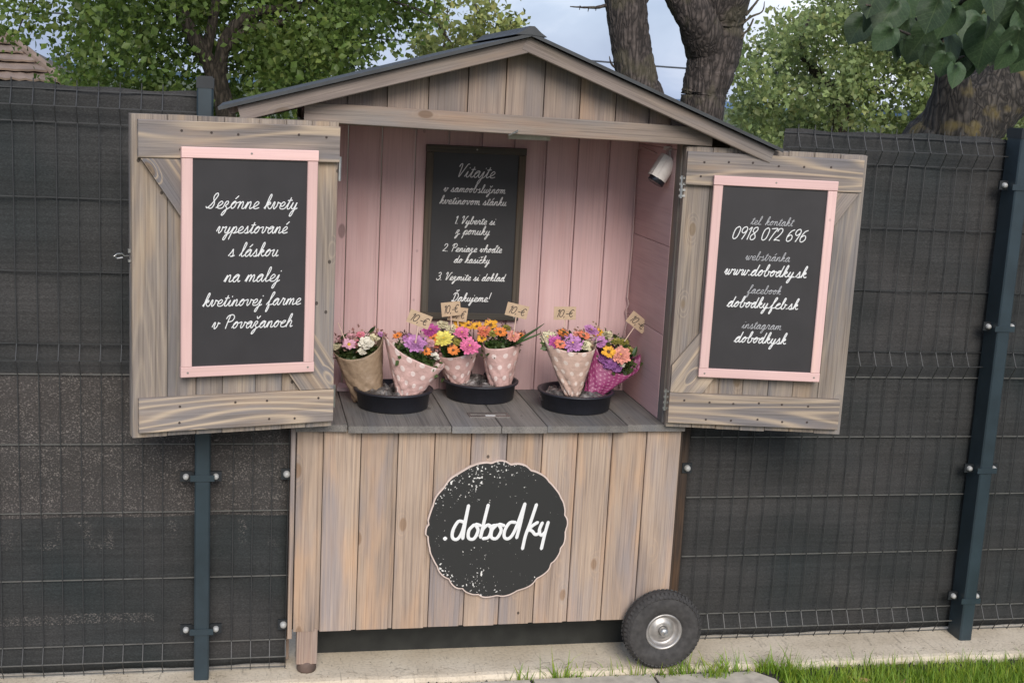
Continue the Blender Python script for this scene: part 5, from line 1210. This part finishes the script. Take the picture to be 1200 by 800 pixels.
def heart():
    mb = MB(); vs = [(0, 0, 0)]; n = 22
    for i in range(n+1):
        a = -math.pi + 2*math.pi*i/n          # tip at +x, cleft at -x
        r = (.5 + .14*math.cos(a*1) ) * (1 - .32*math.exp(-((abs(a)-math.pi)/.35)**2)) * (1 + .22*math.exp(-(a/.22)**2))
        x = r*math.cos(a) + .18; y = r*math.sin(a)*.92
        vs.append((x, y, .10*abs(y)**1.2*2 - .18*x*x + .02*math.sin(a*5)))
        if i < n: pass
    mid = []
    for i in range(n+1):
        v = vs[i+1]; mid.append((v[0]*.55+.04, v[1]*.55, v[2]*.45+.012*(i % 2)))
    allv = [vs[0]] + mid + vs[1:]
    fs = [(0, 1+i, 2+i) for i in range(n)] + [(1+i, n+2+i, n+3+i, 2+i) for i in range(n)]
    mb.add(allv, fs); return mb
hm_ = heart().mesh('leaf', M_BIGLEAF, True)
bl = [(1018,8,36),(1035,22,40),(1012,30,32),(1050,10,42),(1062,32,38),(1045,42,30),(1080,12,40),(1092,36,34),(1075,50,32),(1100,8,38),(1118,18,36),(1112,48,36),(1130,42,34),(1148,28,38),(1165,12,42),(1158,40,46),(1180,28,38),(1192,10,38),(1172,50,34),(1195,44,40),(1140,58,32),(1128,66,30),(1108,72,26),(1136,2,34),(1160,-6,36),(1060,-8,40),(1030,-10,38),(1095,-10,38),(1185,62,30),(1150,66,28),(1200,25,44),(1208,60,36),(1120,84,26),(1132,78,24),(1048,58,22),(1060,54,22),(1085,62,24),(1178,-8,40),(1215,5,44),(1104,60,28)]
lr_ = random.Random(5)
for i, (x, y, s) in enumerate(bl):
    Yl = lr_.uniform(4.7, 5.5); p = at(x, y-8, Yl); sc = s/1510*(p-CAM).dot(FW)*1.12
    d = Vector((lr_.uniform(-.7, .5), lr_.uniform(-.4, .3), -1)).normalized()
    nr = Vector((lr_.uniform(-.6, .6), -1, lr_.uniform(.1, .9))).normalized()
    yv = nr.cross(d).normalized(); nr = d.cross(yv).normalized()
    o = link('leaf', hm_, T5); Mx = Matrix.Identity(4); lc_ = p - root_loc(T5)
    for k in range(3): Mx[k][0] = d[k]*sc; Mx[k][1] = yv[k]*sc; Mx[k][2] = nr[k]*sc; Mx[k][3] = lc_[k]
    o.matrix_local = Mx

# ------------------------------------------------------------------ house, hill, power cable
Yh = 26.0
HS = thing('neighbour_house', (at(-60, 120, Yh).x, Yh, gz), 'old house with brown clay tile roof behind the fence at the far left', 'house')
pa_ = at(-10, 30, Yh+3); pbx = at(72, 98, Yh)           # verge line from ridge to eave corner
xe0 = at(-420, 95, Yh).x
zE = at(72, 98, Yh).z; zR = at(-8, 33, Yh+3).z; xE = at(72, 98, Yh).x; xRg = at(-8, 33, Yh+3).x
n_c = 6
for k in range(n_c):
    t0 = k/n_c; t1 = (k+1)/n_c + .012
    za, zb_ = zE + (zR-zE)*t0, zE + (zR-zE)*t1; ya, yb_ = Yh + 3*t0, Yh + 3*t1; xa, xb = xE + (xRg-xE)*t0, xE + (xRg-xE)*t1
    mb = MB(); nt_ = 60; vs = []
    for i in range(nt_+1):
        u = i/nt_; bmp = .02*(abs(math.sin(u*nt_*math.pi*.5+k)))+.015*random.random()
        vs += [(xe0 + (xa-xe0)*u, ya-.28, za+.035+bmp), (xe0+(xb-xe0)*u, yb_, zb_+.02+bmp*.5), (xe0+(xa-xe0)*u, ya-.27, za+.0+bmp)]
    fs = []
    for i in range(nt_): a_ = i*3; fs += [(a_, a_+3, a_+4, a_+1), (a_+2, a_+5, a_+3, a_)]
    part('tile_course', mb.add(vs, fs), M_TILE, HS)
mbr = MB().tube([(xE+.05, Yh-.1, zE+.05), (xRg+.03, Yh+3, zR+.08)], .09, 8); part('verge_tiles', mbr, M_TILE, HS)
part('roof_body', MB().add([(xe0, Yh, zE-.03), (xE, Yh, zE-.03), (xRg, Yh+3, zR-.03), (xe0, Yh+3, zR-.03), (xe0, Yh+6, zE-.03), (xE, Yh+6, zE-.03)], [(0,1,2,3), (3,2,5,4), (1,5,2), (0,3,4), (0,4,5,1)]), M_DARKW, HS)
part('wall', MB().box(xe0+.3, xE-.35, Yh+.3, Yh+5.7, gz, zE-.03), M_WALL, HS)
hv_ = []; hf = []; nh = 120
for i in range(nh+1):
    x = -2200 + 5200*i/nh; h = 15 - 10*math.tanh((x+190)/60) + 3*math.sin(i*.53) + 1.5*math.sin(i*1.3)
    hv_ += [(x, 1450 + 90*math.sin(i*.3), -5), (x, 1500, max(8, h))]
hf = [(i*2, i*2+2, i*2+3, i*2+1) for i in range(nh)]
hv2 = [(x, 1900, -5) for x, _, _ in hv_[::2]]; o_ = len(hv_); hf += [(i*2+1, i*2+3, o_+i+1, o_+i) for i in range(nh)]
tag(part('distant_hills', MB().add(hv_+hv2, hf), M_HILL, None, True), kind='structure')
pts = [at(x, y, 15.5) for x, y in ((-200, -2), (100, 18), (440, 45), (560, 61), (700, 72), (800, 80), (930, 87), (1100, 99), (1400, 118))]
tag(part('power_cable', MB().tube(limb(pts, [.011]*9)[0], .011, 6), M_TIEM, None, True), 'thin overhead power cable crossing behind the bare trunks', 'cable')
# poles that carry the cable, outside the picture
for x in (at(-200, -2, 15.5).x, at(1400, 118, 15.5).x): pass
